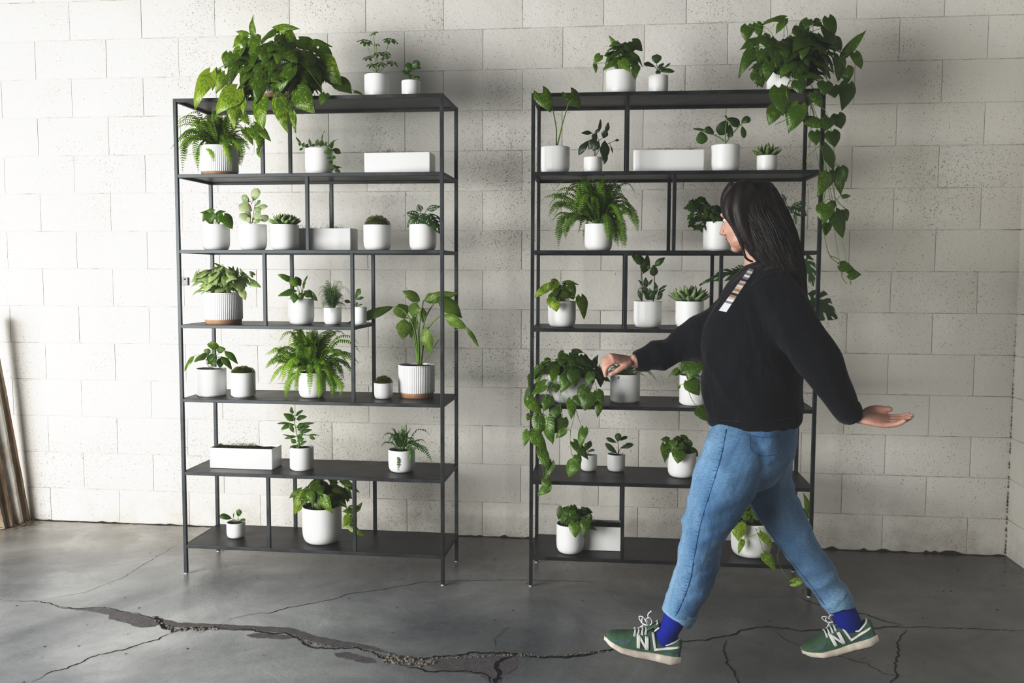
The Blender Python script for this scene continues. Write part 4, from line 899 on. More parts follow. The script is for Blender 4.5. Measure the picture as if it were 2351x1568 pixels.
# --- bottom level
box_planter(1, 7, 1284, 1428, 1209, 1264, None, .12, 'white moss planter behind the round pothos pot, bottom shelf of right unit')
P = pot(1, 7, 1277, 1341, 1210, 1276, None, 'round', 'small pothos in white pot at left end of bottom shelf, right unit', group=G_P)
foliage(P, 'pothos_dark', c=8, bbox=(1280, 1358, 1162, 1205), fill=22, size=(22, 34), tints=(.1, .4), seed=39, spread=.08, leaves='320,185,330,158,40,4;420,190,472,200,52,1;290,172,266,242,56,4;400,180,440,242,62,1;370,180,370,228,52,4;302,228,282,278,42,5;440,220,470,250,50,1;405,262,500,310,30,7;432,240,420,352,62,2;366,262,368,352,78,6')
P = pot(1, 7, 1679, 1770, 1207, 1286, None, 'round', 'pothos in large white pot seen between the woman\'s legs, vine reaching the floor', group=G_P)
foliage(P, 'pothos', c=8, bbox=(1690, 1775, 1135, 1205), fill=26, size=(22, 34), tints=(.1, .5), seed=40, spread=.1, leaves='1400,95,1380,200,70,6;1370,160,1330,202,50,5;1320,242,1248,292,40,5;1450,270,1425,248,50,4;1770,195,1734,82,44,4,.0;1712,192,1772,236,62,1,.0;1348,262,1345,372,94,8;1372,368,1345,450,36,7;1480,328,1562,418,44,6;1500,450,1570,550,62,5;1665,622,1756,606,52,7',
  vines=(((1410,250,0),(1480,310,-.08),(1390,355,-.08)), ((1470,255,0),(1545,330,-.08),(1590,395,-.09),(1580,470,-.10),(1600,530,-.10),(1640,592,-.10),(1668,620,-.10)), ((1480,250,0),(1600,205,0),(1700,185,0),(1760,200,0))))

# ------------------------------------------------------------------ small things on the wall and the leaning boards
root = empty('wall_bracket', at(425, 646, -.012)); tag(root, 'small grey metal bracket fixed to the wall by the left unit', 'bracket')
m = MB(); a = at(417, 655, -.008); b = at(432, 637, -.008); m.box((a.x, -.014, a.z), (b.x, -.0055, b.z)); o = m.build('plate', simple('zinc_plate', (.16, .165, .17), .5, .5, var=60), root, smooth=False)
bv = o.modifiers.new('b', 'BEVEL'); bv.width = .0015; bv.segments = 2
m = MB(); c_ = at(424, 641, -.016); m.tube([c_+V((0, .003, 0)), c_+V((0, -.003, 0))], .0035, 12); m.build('bolt', MT['metal'], root)
def wood(nm, c1, c2, c3):
    t = NT(nm); o = t.obj(); g = t.noise(9, 6, t.mapping(o, sc=(6, 6, .35)), .65, 1.2); w = t.noise(3, 5, t.mapping(o, sc=(2, 2, .8)), .7)
    c = t.mix(t.ramp(g, [(.35, 0), (.65, 1)]), c1, c2); c = t.mix(t.ramp(w, [(.42, 0), (.6, 1)]), c, c3)
    t.pin(Base_Color=c, Roughness=.85, Normal=t.bump(g, .6, .004)); return t.m
WD = [wood('weathered_tan_wood', (.20, .12, .055), (.42, .30, .18), (.48, .42, .33)), wood('flaking_white_wood', (.55, .54, .50), (.70, .70, .67), (.33, .22, .13)), wood('dark_old_wood', (.10, .07, .045), (.24, .18, .12), (.36, .31, .24))]
def plank(x0, v0, xt, vt, wpx, th, Y0, Y1, mat, label, edge=0):
    a = onz(x0, v0, .003); a = at(x0, v0, Y0) if False else V((at(x0, v0, Y0).x, Y0, .004)); b = at(xt, vt, Y1); D = (b-a).normalized(); b = b+D*.3; L = (b-a).length
    Wd = wpx*mpp(a); S = V((1, .25, 0)); S = (S-D*S.dot(D)).normalized(); N = D.cross(S)
    m = MB(); rings = []; rr = random.Random(int(x0*7+wpx)); n = 14
    for i in range(n+1):
        c = a+D*(L*i/n); e = rr.uniform(-.0012, .0012)
        rings.append([c+S*(-Wd/2+e)+N*(-th/2), c+S*(-Wd*.16)+N*(-th/2-.001+e), c+S*(Wd*.16)+N*(-th/2), c+S*(Wd/2+e)+N*(-th/2), c+S*(Wd/2+e)+N*(th/2), c+S*(-Wd/2+e)+N*(th/2)])
    low = min(p.z for p in rings[0]); rings = [[p-V((0, 0, low-.001)) for p in r] for r in rings]
    m.ring_loft(rings); o = m.build('wooden_board', mat, None, smooth=False, at0=a)
    bv = o.modifiers.new('b', 'BEVEL'); bv.width = .002; bv.segments = 2; bv.limit_method = 'ANGLE'
    tag(o, label, 'board', 'old boards leaning at the left'); return o
plank(60, 1186, -4, 850, 14, .03, -.045, -.10, WD[0], 'rightmost tan weathered board leaning at the left edge')
plank(42, 1192, -22, 850, 20, .028, -.105, -.17, WD[1], 'flaking white-painted board leaning beside the rightmost tan one')
plank(24, 1196, -50, 850, 13, .03, -.155, -.235, WD[0], 'narrow brown-edged board third from the right at the left edge')
plank(6, 1198, -72, 850, 14, .03, -.20, -.30, WD[2], 'dark old board furthest left of the leaning ones')
m = MB(); a = onz(-25, 1212, 0); b = onz(20, 1203, 0)
RM = Matrix.Translation((a+b)/2)@Matrix.Rotation(.35, 4, 'Z'); L = (b-a).length/2; m.box((-L, -.035, .0005), (L, .035, .045), RM)
o = m.build('brick', simple('old_brick', (.09, .05, .04), .9, bump=(60, 1, .006), var=25), None, smooth=False, at0=(a+b)/2); bv = o.modifiers.new('b', 'BEVEL'); bv.width = .005; bv.segments = 3
tag(o, 'dark brown brick lying at the foot of the leaning boards', 'brick')
m = MB(); rr = random.Random(8)
for i in range(70):
    x = rr.gauss(32, 22); y = rr.gauss(1201, 4); p = onz(max(-10, min(105, x)), max(1188, min(1212, y)), .004+rr.random()*.006)
    if p.y > -.02: p.y = -.03
    a = rr.uniform(0, 6.28); leaf(m, p, p+V((math.cos(a)*.028, math.sin(a)*.028, rr.uniform(-.003, .012))), .016, 'ovate', (0, 0, 1), .2, .4, rr.random(), 4, 2)
tag(m.build('dry_leaves', leaf_mat('dry_leaf', (.10, .055, .025), (.30, .24, .09), (.25, .30, .08), .3, .8, .2), None), 'dry brown leaves gathered at the foot of the leaning boards', 'leaves', None, 'stuff')

# ================================================================== the walking woman
def blend_remesh(mb, name, mat, parent, voxel=.006, smooth=6, factor=.5, keep=False):
    tmp = mb.build(name+'_tmp', mat, None)
    r = tmp.modifiers.new('r', 'REMESH'); r.mode = 'VOXEL'; r.voxel_size = voxel; r.use_smooth_shade = True
    s_ = tmp.modifiers.new('s', 'SMOOTH'); s_.iterations = smooth; s_.factor = factor
    bpy.context.view_layer.update(); dg = bpy.context.evaluated_depsgraph_get()
    me = bpy.data.meshes.new_from_object(tmp.evaluated_get(dg)); me.name = name
    old = tmp.data; bpy.data.objects.remove(tmp); bpy.data.meshes.remove(old)
    o0 = origin(parent); me.transform(Matrix.Translation(-o0))
    me.polygons.foreach_set('use_smooth', np.ones(len(me.polygons), dtype=bool))
    me.materials.clear(); me.materials.append(mat)
    o = bpy.data.objects.new(name, me); col.objects.link(o); o.parent = parent; return o
def ell(mb, c, F_, U_, S_, a, b, d, n=14):
    rings = []
    for i in range(1, n):
        th = math.pi*i/n; rings.append([c+F_*(a*math.cos(th))+U_*(b*math.sin(th)*math.cos(k*math.tau/n))+S_*(d*math.sin(th)*math.sin(k*math.tau/n)) for k in range(n)])
    mb.ring_loft(rings)
def sect(mb, rows, Y, n=28, sub=4, e=1.0, tilt=0):
    """rows: (px, py, half width px, half depth m, extra Y) - stacked level sections"""
    P_ = []
    for px, py, hw, hd, *r in rows:
        y = Y+(r[0] if r else 0); c = at(px, py, y); P_.append((c, hw*mpp(c), hd))
    C = catmull([p[0] for p in P_], sub); A = catmull([V((p[1], p[2], 0)) for p in P_], sub); rings = []
    for c, a in zip(C, A):
        rings.append([c+V((max(.004, a.x)*math.cos(k*math.tau/n), max(.004, a.y)*math.sin(k*math.tau/n), 0)) for k in range(n)])
    mb.ring_loft(rings)
def limb(mb, rows, n=20, sub=5, flat=1.0):
    """rows: (px, py, radius px, Y) - sections square to the limb"""
    P_ = [at(a[0], a[1], a[3]) for a in rows]; Rr = [a[2]*mpp(p) for a, p in zip(rows, P_)]
    C = catmull(P_, sub); A = [p.x for p in catmull([V((r, 0, 0)) for r in Rr], sub)]
    mb.tube(C, A, n); return C, A

from mathutils import noise as mnoise
def wrinkle(o, amp, sc, rot, seed, mask=None):
    me = o.data; rot = Matrix.Rotation(rot, 3, 'Y'); me.update()
    nv = [v.normal.copy() for v in me.vertices]; oo = origin(o)
    for v, n in zip(me.vertices, nv):
        p = rot@v.co; q = V((p.x*sc[0], p.y*sc[1], p.z*sc[2]+seed))
        w = 1-abs(mnoise.noise(q))*2.2; w2 = mnoise.noise(q*2.3+V((4, 2, seed)))
        m_ = mask(v.co+oo) if mask else 1
        v.co += n*(amp*m_*(max(-.6, w)*.75+w2*.5-.2))
    me.update()
skin = NT('skin'); o_ = skin.obj()
skin.pin(Base_Color=skin.mix(skin.ramp(skin.noise(18, 4, o_), [(.35, 0), (.7, 1)]), (.50, .29, .23), (.62, .40, .32)), Roughness=.5, Subsurface_Weight=.12)
skin.p.inputs['Subsurface Radius'].default_value = (.01, .004, .002)
skin.pin(Normal=skin.bump(skin.noise(160, 4, o_), .1, .001)); SKIN = skin.m
t = NT('navy_sweatshirt'); o_ = t.obj(); fold = t.noise(5.5, 3, t.mapping(o_, rot=(0, .5, 0), sc=(1, 1, .55)), .5, 1.4); fz = t.noise(420, 3, o_)
t.pin(Base_Color=t.mix(t.ramp(fold, [(.3, 0), (.7, 1)]), (.0065, .0075, .0115), (.011, .0125, .018)), Roughness=.9, Normal=t.bump(fold, .55, .05, t.bump(fz, .25, .001)))
t.p.inputs['Sheen Weight'].default_value = .12; t.p.inputs['Specular IOR Level'].default_value = .2; SWEAT = t.m
t = NT('denim'); o_ = t.obj(); big = t.noise(5, 4, t.mapping(o_, sc=(1, 1, .6)), .55, .6); fade = t.noise(2.2, 3, o_); wv = t.noise(260, 3, t.mapping(o_, sc=(.35, .35, 1.5)))
c_ = t.mix(t.ramp(fade, [(.35, 0), (.65, 1)]), (.07, .165, .29), (.25, .40, .55)); c_ = t.mix(t.math('MULTIPLY', t.ramp(big, [(.4, 0), (.7, 1)]), .55), c_, (.42, .56, .69))
c_ = t.mix(t.math('MULTIPLY', t.ramp(wv, [(.4, 0), (.65, 1)]), .4), c_, (.05, .13, .25))
t.pin(Base_Color=c_, Roughness=.85, Normal=t.bump(big, .55, .035, t.bump(wv, .25, .0015))); DENIM = t.m
DSEAM = simple('denim_seam', (.045, .12, .26), .9, bump=(300, .5, .002), var=90)
DHEM = simple('denim_hem', (.24, .38, .52), .9, bump=(300, .5, .002), var=60)
t = NT('dark_hair'); o_ = t.obj(); hs = t.noise(60, 4, t.mapping(o_, sc=(1, 1, .06)), .6, .3)
t.pin(Base_Color=t.mix(t.ramp(hs, [(.35, 0), (.7, 1)]), (.006, .004, .0035), (.030, .017, .013)), Roughness=.55, Normal=t.bump(hs, .4, .004)); HAIR = t.m
SOCK = simple('blue_sock_knit', (.008, .028, .28), .9, bump=(220, .6, .002), var=120)
SUEDE = simple('green_suede', (.085, .160, .100), .85, bump=(300, .3, .001), var=14)
MESHG = simple('grey_green_mesh', (.10, .17, .16), .8, bump=(500, .5, .001), var=60)
WHITE = simple('white_leather', (.74, .74, .72), .5)
LACE = simple('white_lace', (.80, .79, .80), .85, bump=(600, .4, .001))
SOLE = simple('cream_rubber_sole', (.66, .60, .52), .6, bump=(90, .25, .002), var=30)
RUB = simple('dark_outsole', (.10, .08, .065), .8)

YB = -1.55; YN = -1.66; YF = -1.46
wroot = empty('person', onz(1690, 1500, 0)); tag(wroot, 'dark-haired woman in black sweatshirt and blue jeans striding left past the right unit', 'person')
# ---- body: one continuous skin surface (head, neck, trunk, arms, hands, legs)
bd = MB()
HC = at(1722, 487, YB); FA = math.radians(38)
Fh = V((-math.cos(FA), math.sin(FA), -.30)).normalized(); Sh = V((math.sin(FA), math.cos(FA), 0)).normalized(); Uh = Sh.cross(Fh)
if Uh.z < 0: Uh = -Uh
hp = lambda f, u, s=0: HC+Fh*f+Uh*u+Sh*s
ell(bd, hp(-.006, .014), Fh, Uh, Sh, .092, .076, .072)            # cranium
ell(bd, hp(.040, -.035), Fh, Uh, Sh, .060, .078, .058)            # face mask
ell(bd, hp(.045, -.078), Fh, Uh, Sh, .050, .036, .050)            # jaw
ell(bd, hp(.078, -.098), Fh, Uh, Sh, .020, .018, .022)            # chin
ell(bd, hp(.080, .018), Fh, Uh, Sh, .018, .012, .046)             # brow
bd.tube([hp(.092, .005), hp(.108, -.018), hp(.119, -.034), hp(.104, -.042)], [.008, .010, .013, .008], 10)   # nose
for s in (-1, 1):
    ell(bd, hp(.070, -.040, s*.030), Fh, Uh, Sh, .022, .020, .018)  # cheeks
    bd.tube([hp(-.002, .012, s*.074), hp(-.012, -.004, s*.082), hp(-.006, -.024, s*.080), hp(.002, -.036, s*.073)], [.008, .013, .011, .006], 8)  # ears
ell(bd, hp(.092, -.060), Fh, Uh, Sh, .014, .006, .020); ell(bd, hp(.090, -.071), Fh, Uh, Sh, .013, .007, .018)   # lips
NB = at(1752, 640, YB+.01)
bd.tube([hp(-.025, -.04), hp(-.020, -.10), NB+V((-.01, 0, .03)), NB+V((0, 0, -.05))], [.058, .052, .055, .075], 18)
sect(bd, [(1750,640,60,.13), (1745,700,78,.165), (1735,780,80,.15), (1730,870,74,.135), (1728,940,78,.15), (1728,1010,84,.16), (1722,1060,64,.13)], YB)
limb(bd, [(1775,665,46,-1.69), (1835,760,36,-1.75), (1880,828,30,-1.76), (1918,890,26,-1.75), (1952,945,19,-1.73), (1966,957,17,-1.725)])
limb(bd, [(1712,700,36,-1.43), (1640,765,30,-1.39), (1582,788,25,-1.375), (1520,814,20,-1.388), (1474,827,17,-1.41), (1452,830,17,-1.415)])
limb(bd, [(1690,1040,50,YN), (1655,1120,46,YN), (1610,1250,34,YN), (1596,1300,30,YN), (1568,1380,26,YN), (1543,1430,17,YN), (1530,1462,14,YN), (1522,1486,14,YN)])
limb(bd, [(1745,1040,48,YF), (1773,1150,38,YF), (1833,1250,30,YF), (1872,1310,27,YF), (1925,1385,19,YF), (1943,1420,16,YF), (1943,1452,14,YF)])
# hands
def hand(mb, W, D, N, S, scale, curls, thumb):
    """W wrist, D towards the fingers, N back of the hand, S towards the thumb side"""
    k = scale
    pl = W+D*(.095*k)
    rings = []
    for u, hw, ht in ((-.012,.024,.017),(.01,.028,.016),(.04,.036,.015),(.07,.041,.0145),(.095,.041,.011)):
        c = W+D*(u*k); rings.append([c+S*(hw*k*math.cos(a*math.tau/16))+N*(ht*k*math.sin(a*math.tau/16)) for a in range(16)])
    mb.ring_loft(rings)
    for i, (so, ln) in enumerate(((.030,.070),(.0105,.079),(-.0095,.073),(-.029,.057))):
        p = W+D*(.082*k)+S*(so*k); ang = 0; pts = [p]; d = D; c1, c2, c3 = curls[i]
        sp = S*(so*2.2)
        for seg, cu in ((.5, c1), (.30, c2), (.22, c3)):
            ang += cu; d = (D*math.cos(ang)-N*math.sin(ang)+sp).normalized(); p = p+d*(ln*seg*k+.004*k); pts.append(p)
        mb.tube(catmull([W+D*(.06*k)+S*(so*.85*k)]+pts, 4), [.0088*k]*4+[.0092*k]*5+[.0086*k]*4+[.0074*k]*3+[.0055*k], 12)
    b = W+D*(.018*k)+S*(.022*k); td, t2 = thumb
    mb.tube(catmull([b, b+td*(.040*k), b+td*(.040*k)+t2*(.034*k), b+td*(.038*k)+t2*(.062*k)], 4), [.0135*k]*4+[.0115*k]*4+[.0098*k]*4+[.007*k], 12)
# near (left) hand: swings back, palm turned up, fingers opening to the right
W1 = at(1966, 958, -1.725); D1 = (at(2030, 966, -1.74)-W1).normalized(); N1 = V((.05, .35, -1)); N1 = (N1-D1*N1.dot(D1)).normalized(); S1 = V((0, 1, .45)); S1 = (S1-D1*S1.dot(D1)-N1*S1.dot(N1)).normalized()
hand(bd, W1, D1, N1, S1, .98, ((.05,.22,.20),(.12,.25,.2),(.18,.28,.2),(.25,.3,.25)), ((D1*.75+S1*.55-N1*.35).normalized(), (D1*.97-N1*.15).normalized()))
# far (right) hand: reaches forward, relaxed, fingers curling down
W2 = at(1455, 829, -1.415); D2 = (at(1405, 822, -1.44)-W2).normalized(); N2 = V((-.15, -.35, 1)); N2 = (N2-D2*N2.dot(D2)).normalized(); S2 = V((0, 1, .2)); S2 = (S2-D2*S2.dot(D2)-N2*S2.dot(N2)).normalized()
hand(bd, W2, D2, N2, -S2, .92, ((.75,.75,.4),(.85,.85,.45),(.8,.9,.5),(.75,.9,.5)), ((D2*.8-S2*.4-N2*.45).normalized(), (D2*.75-N2*.65).normalized()))
body = blend_remesh(bd, 'body', SKIN, wroot, .0035, 4, .5); body['label'] = 'bare skin of face, neck and hands'
lp = MB(); ell(lp, hp(.1015, -.0605), Fh, Uh, Sh, .006, .0042, .018); ell(lp, hp(.099, -.069), Fh, Uh, Sh, .0062, .005, .016); lp.build('lips', simple('lips', (.46, .12, .12), .45), wroot)
ey = MB(); ir = MB()
for s in (-1, 1): ell(ey, hp(.074, -.004, s*.031), Fh, Uh, Sh, .011, .0075, .013); ell(ir, hp(.0835, -.006, s*.032), Fh, Uh, Sh, .003, .0045, .0045)
eo = ey.build('eyes', simple('eye_white', (.75, .72, .70), .25), wroot); ir.build('iris', simple('iris', (.04, .025, .015), .2), eo)

# ---- hair
hr = MB()
hsec = [(1751,414,10,.015,.01), (1742,423,32,.045,.01), (1733,440,51,.074,.01), (1729,465,68,.094,.008), (1735,495,74,.102,.0), (1755,525,67,.102,-.01), (1767,555,64,.098,-.02), (1780,583,58,.090,-.03), (1797,615,49,.080,-.035), (1815,655,34,.070,-.045), (1828,700,24,.058,-.05), (1838,740,15,.036,-.05), (1844,772,5,.010,-.05)]
sect(hr, hsec, YB, 32, 5)
# locks that frame the near cheek and sweep to the collar
limb(hr, [(1702,430,18,YB-.05), (1678,455,15,YB-.07), (1672,490,11,YB-.08), (1684,520,6.5,YB-.085), (1697,548,5,YB-.085), (1706,573,4.5,YB-.08), (1713,593,4,YB-.08), (1730,602,3.5,YB-.075)], 10)
limb(hr, [(1722,424,16,YB-.05), (1704,440,22,YB-.06), (1698,470,20,YB-.075), (1702,505,15,YB-.085), (1715,540,12,YB-.085), (1732,575,9,YB-.08)], 12)
limb(hr, [(1726,422,14,YB-.02), (1706,428,18,YB-.03), (1690,440,18,YB-.03)], 12)
limb(hr, [(1692,428,22,YB-.0), (1672,450,17,YB+.01), (1666,478,12,YB+.0), (1666,500,5,YB-.02)], 10)
hair = blend_remesh(hr, 'hair', HAIR, wroot, .005, 5, .5); hair['label'] = 'long straight dark brown hair'
stm = MB(); rr = random.Random(14)
ps = [(at(a, b, YB+e), c*mpp(at(a, b, YB)), d) for a, b, c, d, e in hsec]
def hpt(u, th, f=1.0):
    x = u*(len(ps)-1); i = min(int(x), len(ps)-2); g = x-i; (c0, w0, d0), (c1, w1, d1) = ps[i], ps[i+1]
    return c0.lerp(c1, g)+V(((w0+(w1-w0)*g)*math.cos(th)*f, (d0+(d1-d0)*g)*math.sin(th)*f, 0))
for i in range(300):
    th = rr.uniform(math.pi*.98, math.pi*2.35); u0 = rr.uniform(.05, .5); u1 = rr.uniform(.72, 1.0); f = rr.uniform(.985, 1.012); dth = rr.uniform(-.18, .18)
    pts = [hpt(u0+(u1-u0)*k/9, th+dth*k/9, f+.02*math.sin(k*.9+th*9)) for k in range(10)]
    if i % 9 == 0: pts[-1] += V((rr.uniform(-.01, .03), 0, -rr.uniform(.01, .05)))
    stm.tube(pts, [.0009]+[.0022]*7+[.0012, .0004], 4)
stm.build('hair_strands', HAIR, hair)

# ---- sweatshirt
sw = MB()
sect(sw, [(1757,594,24,.060), (1757,606,42,.088), (1756,626,62,.135), (1753,655,84,.180), (1746,695,101,.200), (1737,740,113,.205), (1729,790,113,.200), (1729,840,113,.195), (1728,890,112,.190), (1729,930,109,.188), (1729,952,103,.184), (1729,966,99,.178), (1730,972,94,.170)], YB, 40, 4)
limb(sw, [(1764,655,54,-1.67), (1800,712,60,-1.73), (1842,772,52,-1.765), (1880,828,46,-1.77), (1909,877,41,-1.76), (1930,915,36,-1.745), (1947,943,29,-1.735), (1958,958,22,-1.73)], 24)
limb(sw, [(1710,700,54,-1.44), (1664,752,57,-1.40), (1620,772,52,-1.38), (1583,788,44,-1.375), (1548,803,36,-1.38), (1516,815,32,-1.388), (1488,821,27,-1.40), (1472,827,24,-1.408), (1462,829,20,-1.412)], 24)
swt = blend_remesh(sw, 'sweatshirt', SWEAT, wroot, .0065, 6, .5); swt['label'] = 'loose near-black navy sweatshirt'
wrinkle(swt, .014, (9, 6, 3.2), .55, 3.0, lambda p: min(1, max(0, (at(1730, 640, YB).z-p.z)*6)))
# sleeve cuffs and hem rib as rings of their own
def cuff_ring(name, rows, mat, par, n=40, rib=.0012):
    m = MB(); P_ = [at(a[0], a[1], a[3]) for a in rows]; Rr = [a[2]*mpp(p) for a, p in zip(rows, P_)]; C = catmull(P_, 3); A = [p.x for p in catmull([V((r, 0, 0)) for r in Rr], 3)]
    rings = []; a_ = None
    for i, p in enumerate(C):
        t_ = (C[min(i+1, len(C)-1)]-C[max(i-1, 0)]).normalized(); a_ = t_.orthogonal().normalized() if a_ is None else (a_-t_*a_.dot(t_)).normalized(); b_ = t_.cross(a_)
        rings.append([p+(a_*math.cos(k*math.tau/n)+b_*math.sin(k*math.tau/n))*(A[i]+(rib if k % 2 else 0)) for k in range(n)])
    m.ring_loft(rings); return m.build(name, mat, par, sharp=60)
cuff_ring('cuff', [(1946,939,29.5,-1.737), (1953,949,28,-1.734), (1961,960,22,-1.729)], SWEAT, swt)
cuff_ring('cuff', [(1486,824,27,-1.401), (1472,827,26,-1.408), (1459,830,22,-1.413)], SWEAT, swt)
m = MB(); rings = []
for py, hw, hd in ((947, 105.5, .187), (956, 104, .187), (967, 101, .181), (971, 96, .174)):
    c = at(1729, py, YB); rings.append([c+V((hw*mpp(c)*math.cos(k*math.tau/120), hd*math.sin(k*math.tau/120), -.012*math.cos(k*math.tau/120)*-1))*1+V((math.cos(k*math.tau/120), math.sin(k*math.tau/120), 0))*(.001 if k % 2 else -.0004) for k in range(120)])
m.ring_loft(rings); m.build('hem_rib', SWEAT, swt, sharp=60)
# patterned stripe running down from the collar along the front edge
STR = [simple('stripe_%s' % k, c, .85) for k, c in (('white', (.62, .63, .70)), ('tan', (.52, .36, .26)), ('grey', (.20, .19, .20)), ('dark', (.03, .03, .05)), ('cream', (.55, .50, .44)))]
sb = MB(); nb = 22; a0 = (1722, 612); a1 = (1649, 713); rows = []
dgx = wroot.location
bm_sw = swt.data; from mathutils.bvhtree import BVHTree
bvh = BVHTree.FromPolygons([v.co+dgx for v in bm_sw.vertices], [tuple(p.vertices) for p in bm_sw.polygons])
def hit(px, py):
    d = ray(px, py).normalized(); h = bvh.ray_cast(CAM, d)
    return (h[0]-d*.0018) if h[0] else None
seq = [3, 2, 4, 2, 0, 2, 3, 1, 2, 4, 1, 2, 1, 3, 2, 1, 0, 2, 0, 0, 0, 0]; vs = []; ok = True
for i in range(nb+1):
    u = i/nb; x = a0[0]+(a1[0]-a0[0])*u; y = a0[1]+(a1[1]-a0[1])*u; r_ = []
    wd_ = 11+6*u
    for s in (0, .5, 1):
        p = None; q = 0
        while p is None and q < 40: p = hit(x+2+wd_*s+q, y+4*s); q += 1
        r_.append(p)
    rows.append(r_)
st_ = bpy.data.meshes.new('chest_stripe'); vv = [p-dgx for r_ in rows for p in r_]; ff = []; mi = []
for i in range(nb):
    for j in range(2): a = i*3+j; ff.append((a, a+1, a+4, a+3)); mi.append(seq[i % len(seq)])
st_.from_pydata(vv, [], ff)
for m_ in STR: st_.materials.append(m_)
st_.polygons.foreach_set('material_index', mi); so = bpy.data.objects.new('chest_stripe', st_); col.objects.link(so); so.parent = swt
sd = so.modifiers.new('s', 'SOLIDIFY'); sd.thickness = .0015; so['label'] = 'narrow patterned band of white, tan and grey bars'

# ---- jeans
jn = MB()
sect(jn, [(1728,940,92,.168), (1728,965,96,.172), (1729,1000,95,.178), (1722,1045,92,.178), (1712,1090,74,.150), (1708,1118,40,.09)], YB, 36, 4)
limb(jn, [(1712,975,60,YN+.06), (1695,1030,74,YN+.02), (1672,1085,74,YN), (1648,1140,66,YN), (1626,1195,57,YN), (1611,1245,50,YN), (1601,1295,46,YN), (1588,1340,44,YN), (1573,1375,41,YN), (1561,1402,40,YN), (1558,1409,38.5,YN)], 26)
limb(jn, [(1750,1030,72,YF-.01), (1755,1095,62,YF), (1778,1150,52,YF), (1806,1200,45,YF), (1836,1250,41,YF), (1866,1297,38,YF), (1895,1340,36,YF), (1918,1374,34,YF), (1924,1382,33,YF)], 26)
jo = blend_remesh(jn, 'jeans', DENIM, wroot, .006, 5, .5); jo['label'] = 'faded light blue jeans'
wrinkle(jo, .008, (7, 7, 13), .35, 9.0)
bvj = BVHTree.FromPolygons([v.co+dgx for v in jo.data.vertices], [tuple(p.vertices) for p in jo.data.polygons])
def draw_on(bv_, pts, w, mat, name, par, lift=.0012, jitter=0, dash=None):
    m = MB(); rr = random.Random(len(pts)); q = catmull([V((x, y, 0)) for x, y in pts], 8); P_ = []
    for v in q:
        d = ray(v.x, v.y).normalized(); h = bv_.ray_cast(CAM, d)
        if h[0] is not None: P_.append(h[0]+h[1]*lift)
    if len(P_) > 2: m.tube(P_, [w*(1+rr.uniform(-jitter, jitter)) for _ in P_], 6); return m.build(name, mat, par)
draw_on(bvj, [(1668,985),(1655,1050),(1634,1120),(1612,1190),(1597,1260),(1585,1330),(1565,1385),(1545,1424)], .0018, DSEAM, 'side_seam', jo, 0, .5)
# row of puckers along the near outer seam
m = MB(); q = catmull([V((x, y, 0)) for x, y in ((1664,990),(1650,1050),(1629,1120),(1606,1190),(1591,1260),(1578,1330),(1560,1385),(1542,1420))], 9); rr = random.Random(2)
for v in q:
    if rr.random() < .35: continue
    pr = []
    lx = rr.uniform(3, 7)
    for dx in (-lx, 0, lx*.8):
        h = bvj.ray_cast(CAM, ray(v.x+dx+rr.uniform(-2, 2), v.y+dx*rr.uniform(-.1, .5)+rr.uniform(-1, 1)).normalized())
        if h[0] is not None: pr.append(h[0]+h[1]*.0004)
    if len(pr) == 3: m.tube(pr, [.0005, .0016, .0005], 5)
m.build('seam_puckers', simple('denim_fade', (.10, .21, .36), .9), jo)
draw_on(bvj, [(1718,1140),(1760,1210),(1810,1280),(1855,1335),(1893,1388)], .0015, DSEAM, 'side_seam', jo, 0, .5)
draw_on(bvj, [(1722,1000),(1724,1030),(1745,1046),(1786,1040),(1790,1002)], .0011, DSEAM, 'back_pocket', jo, 0, .3)
draw_on(bvj, [(1722,1000),(1756,1004),(1790,1002)], .0011, DSEAM, 'back_pocket', jo, 0, .3)
cuff_ring('jeans_hem', [(1564,1396,41,YN), (1557,1413,39.5,YN), (1556,1415,37,YN)], DHEM, jo, 48, .0006)
cuff_ring('jeans_hem', [(1917,1372,35.5,YF), (1927,1386,34.5,YF), (1928,1388,32,YF)], DHEM, jo, 48, .0006)

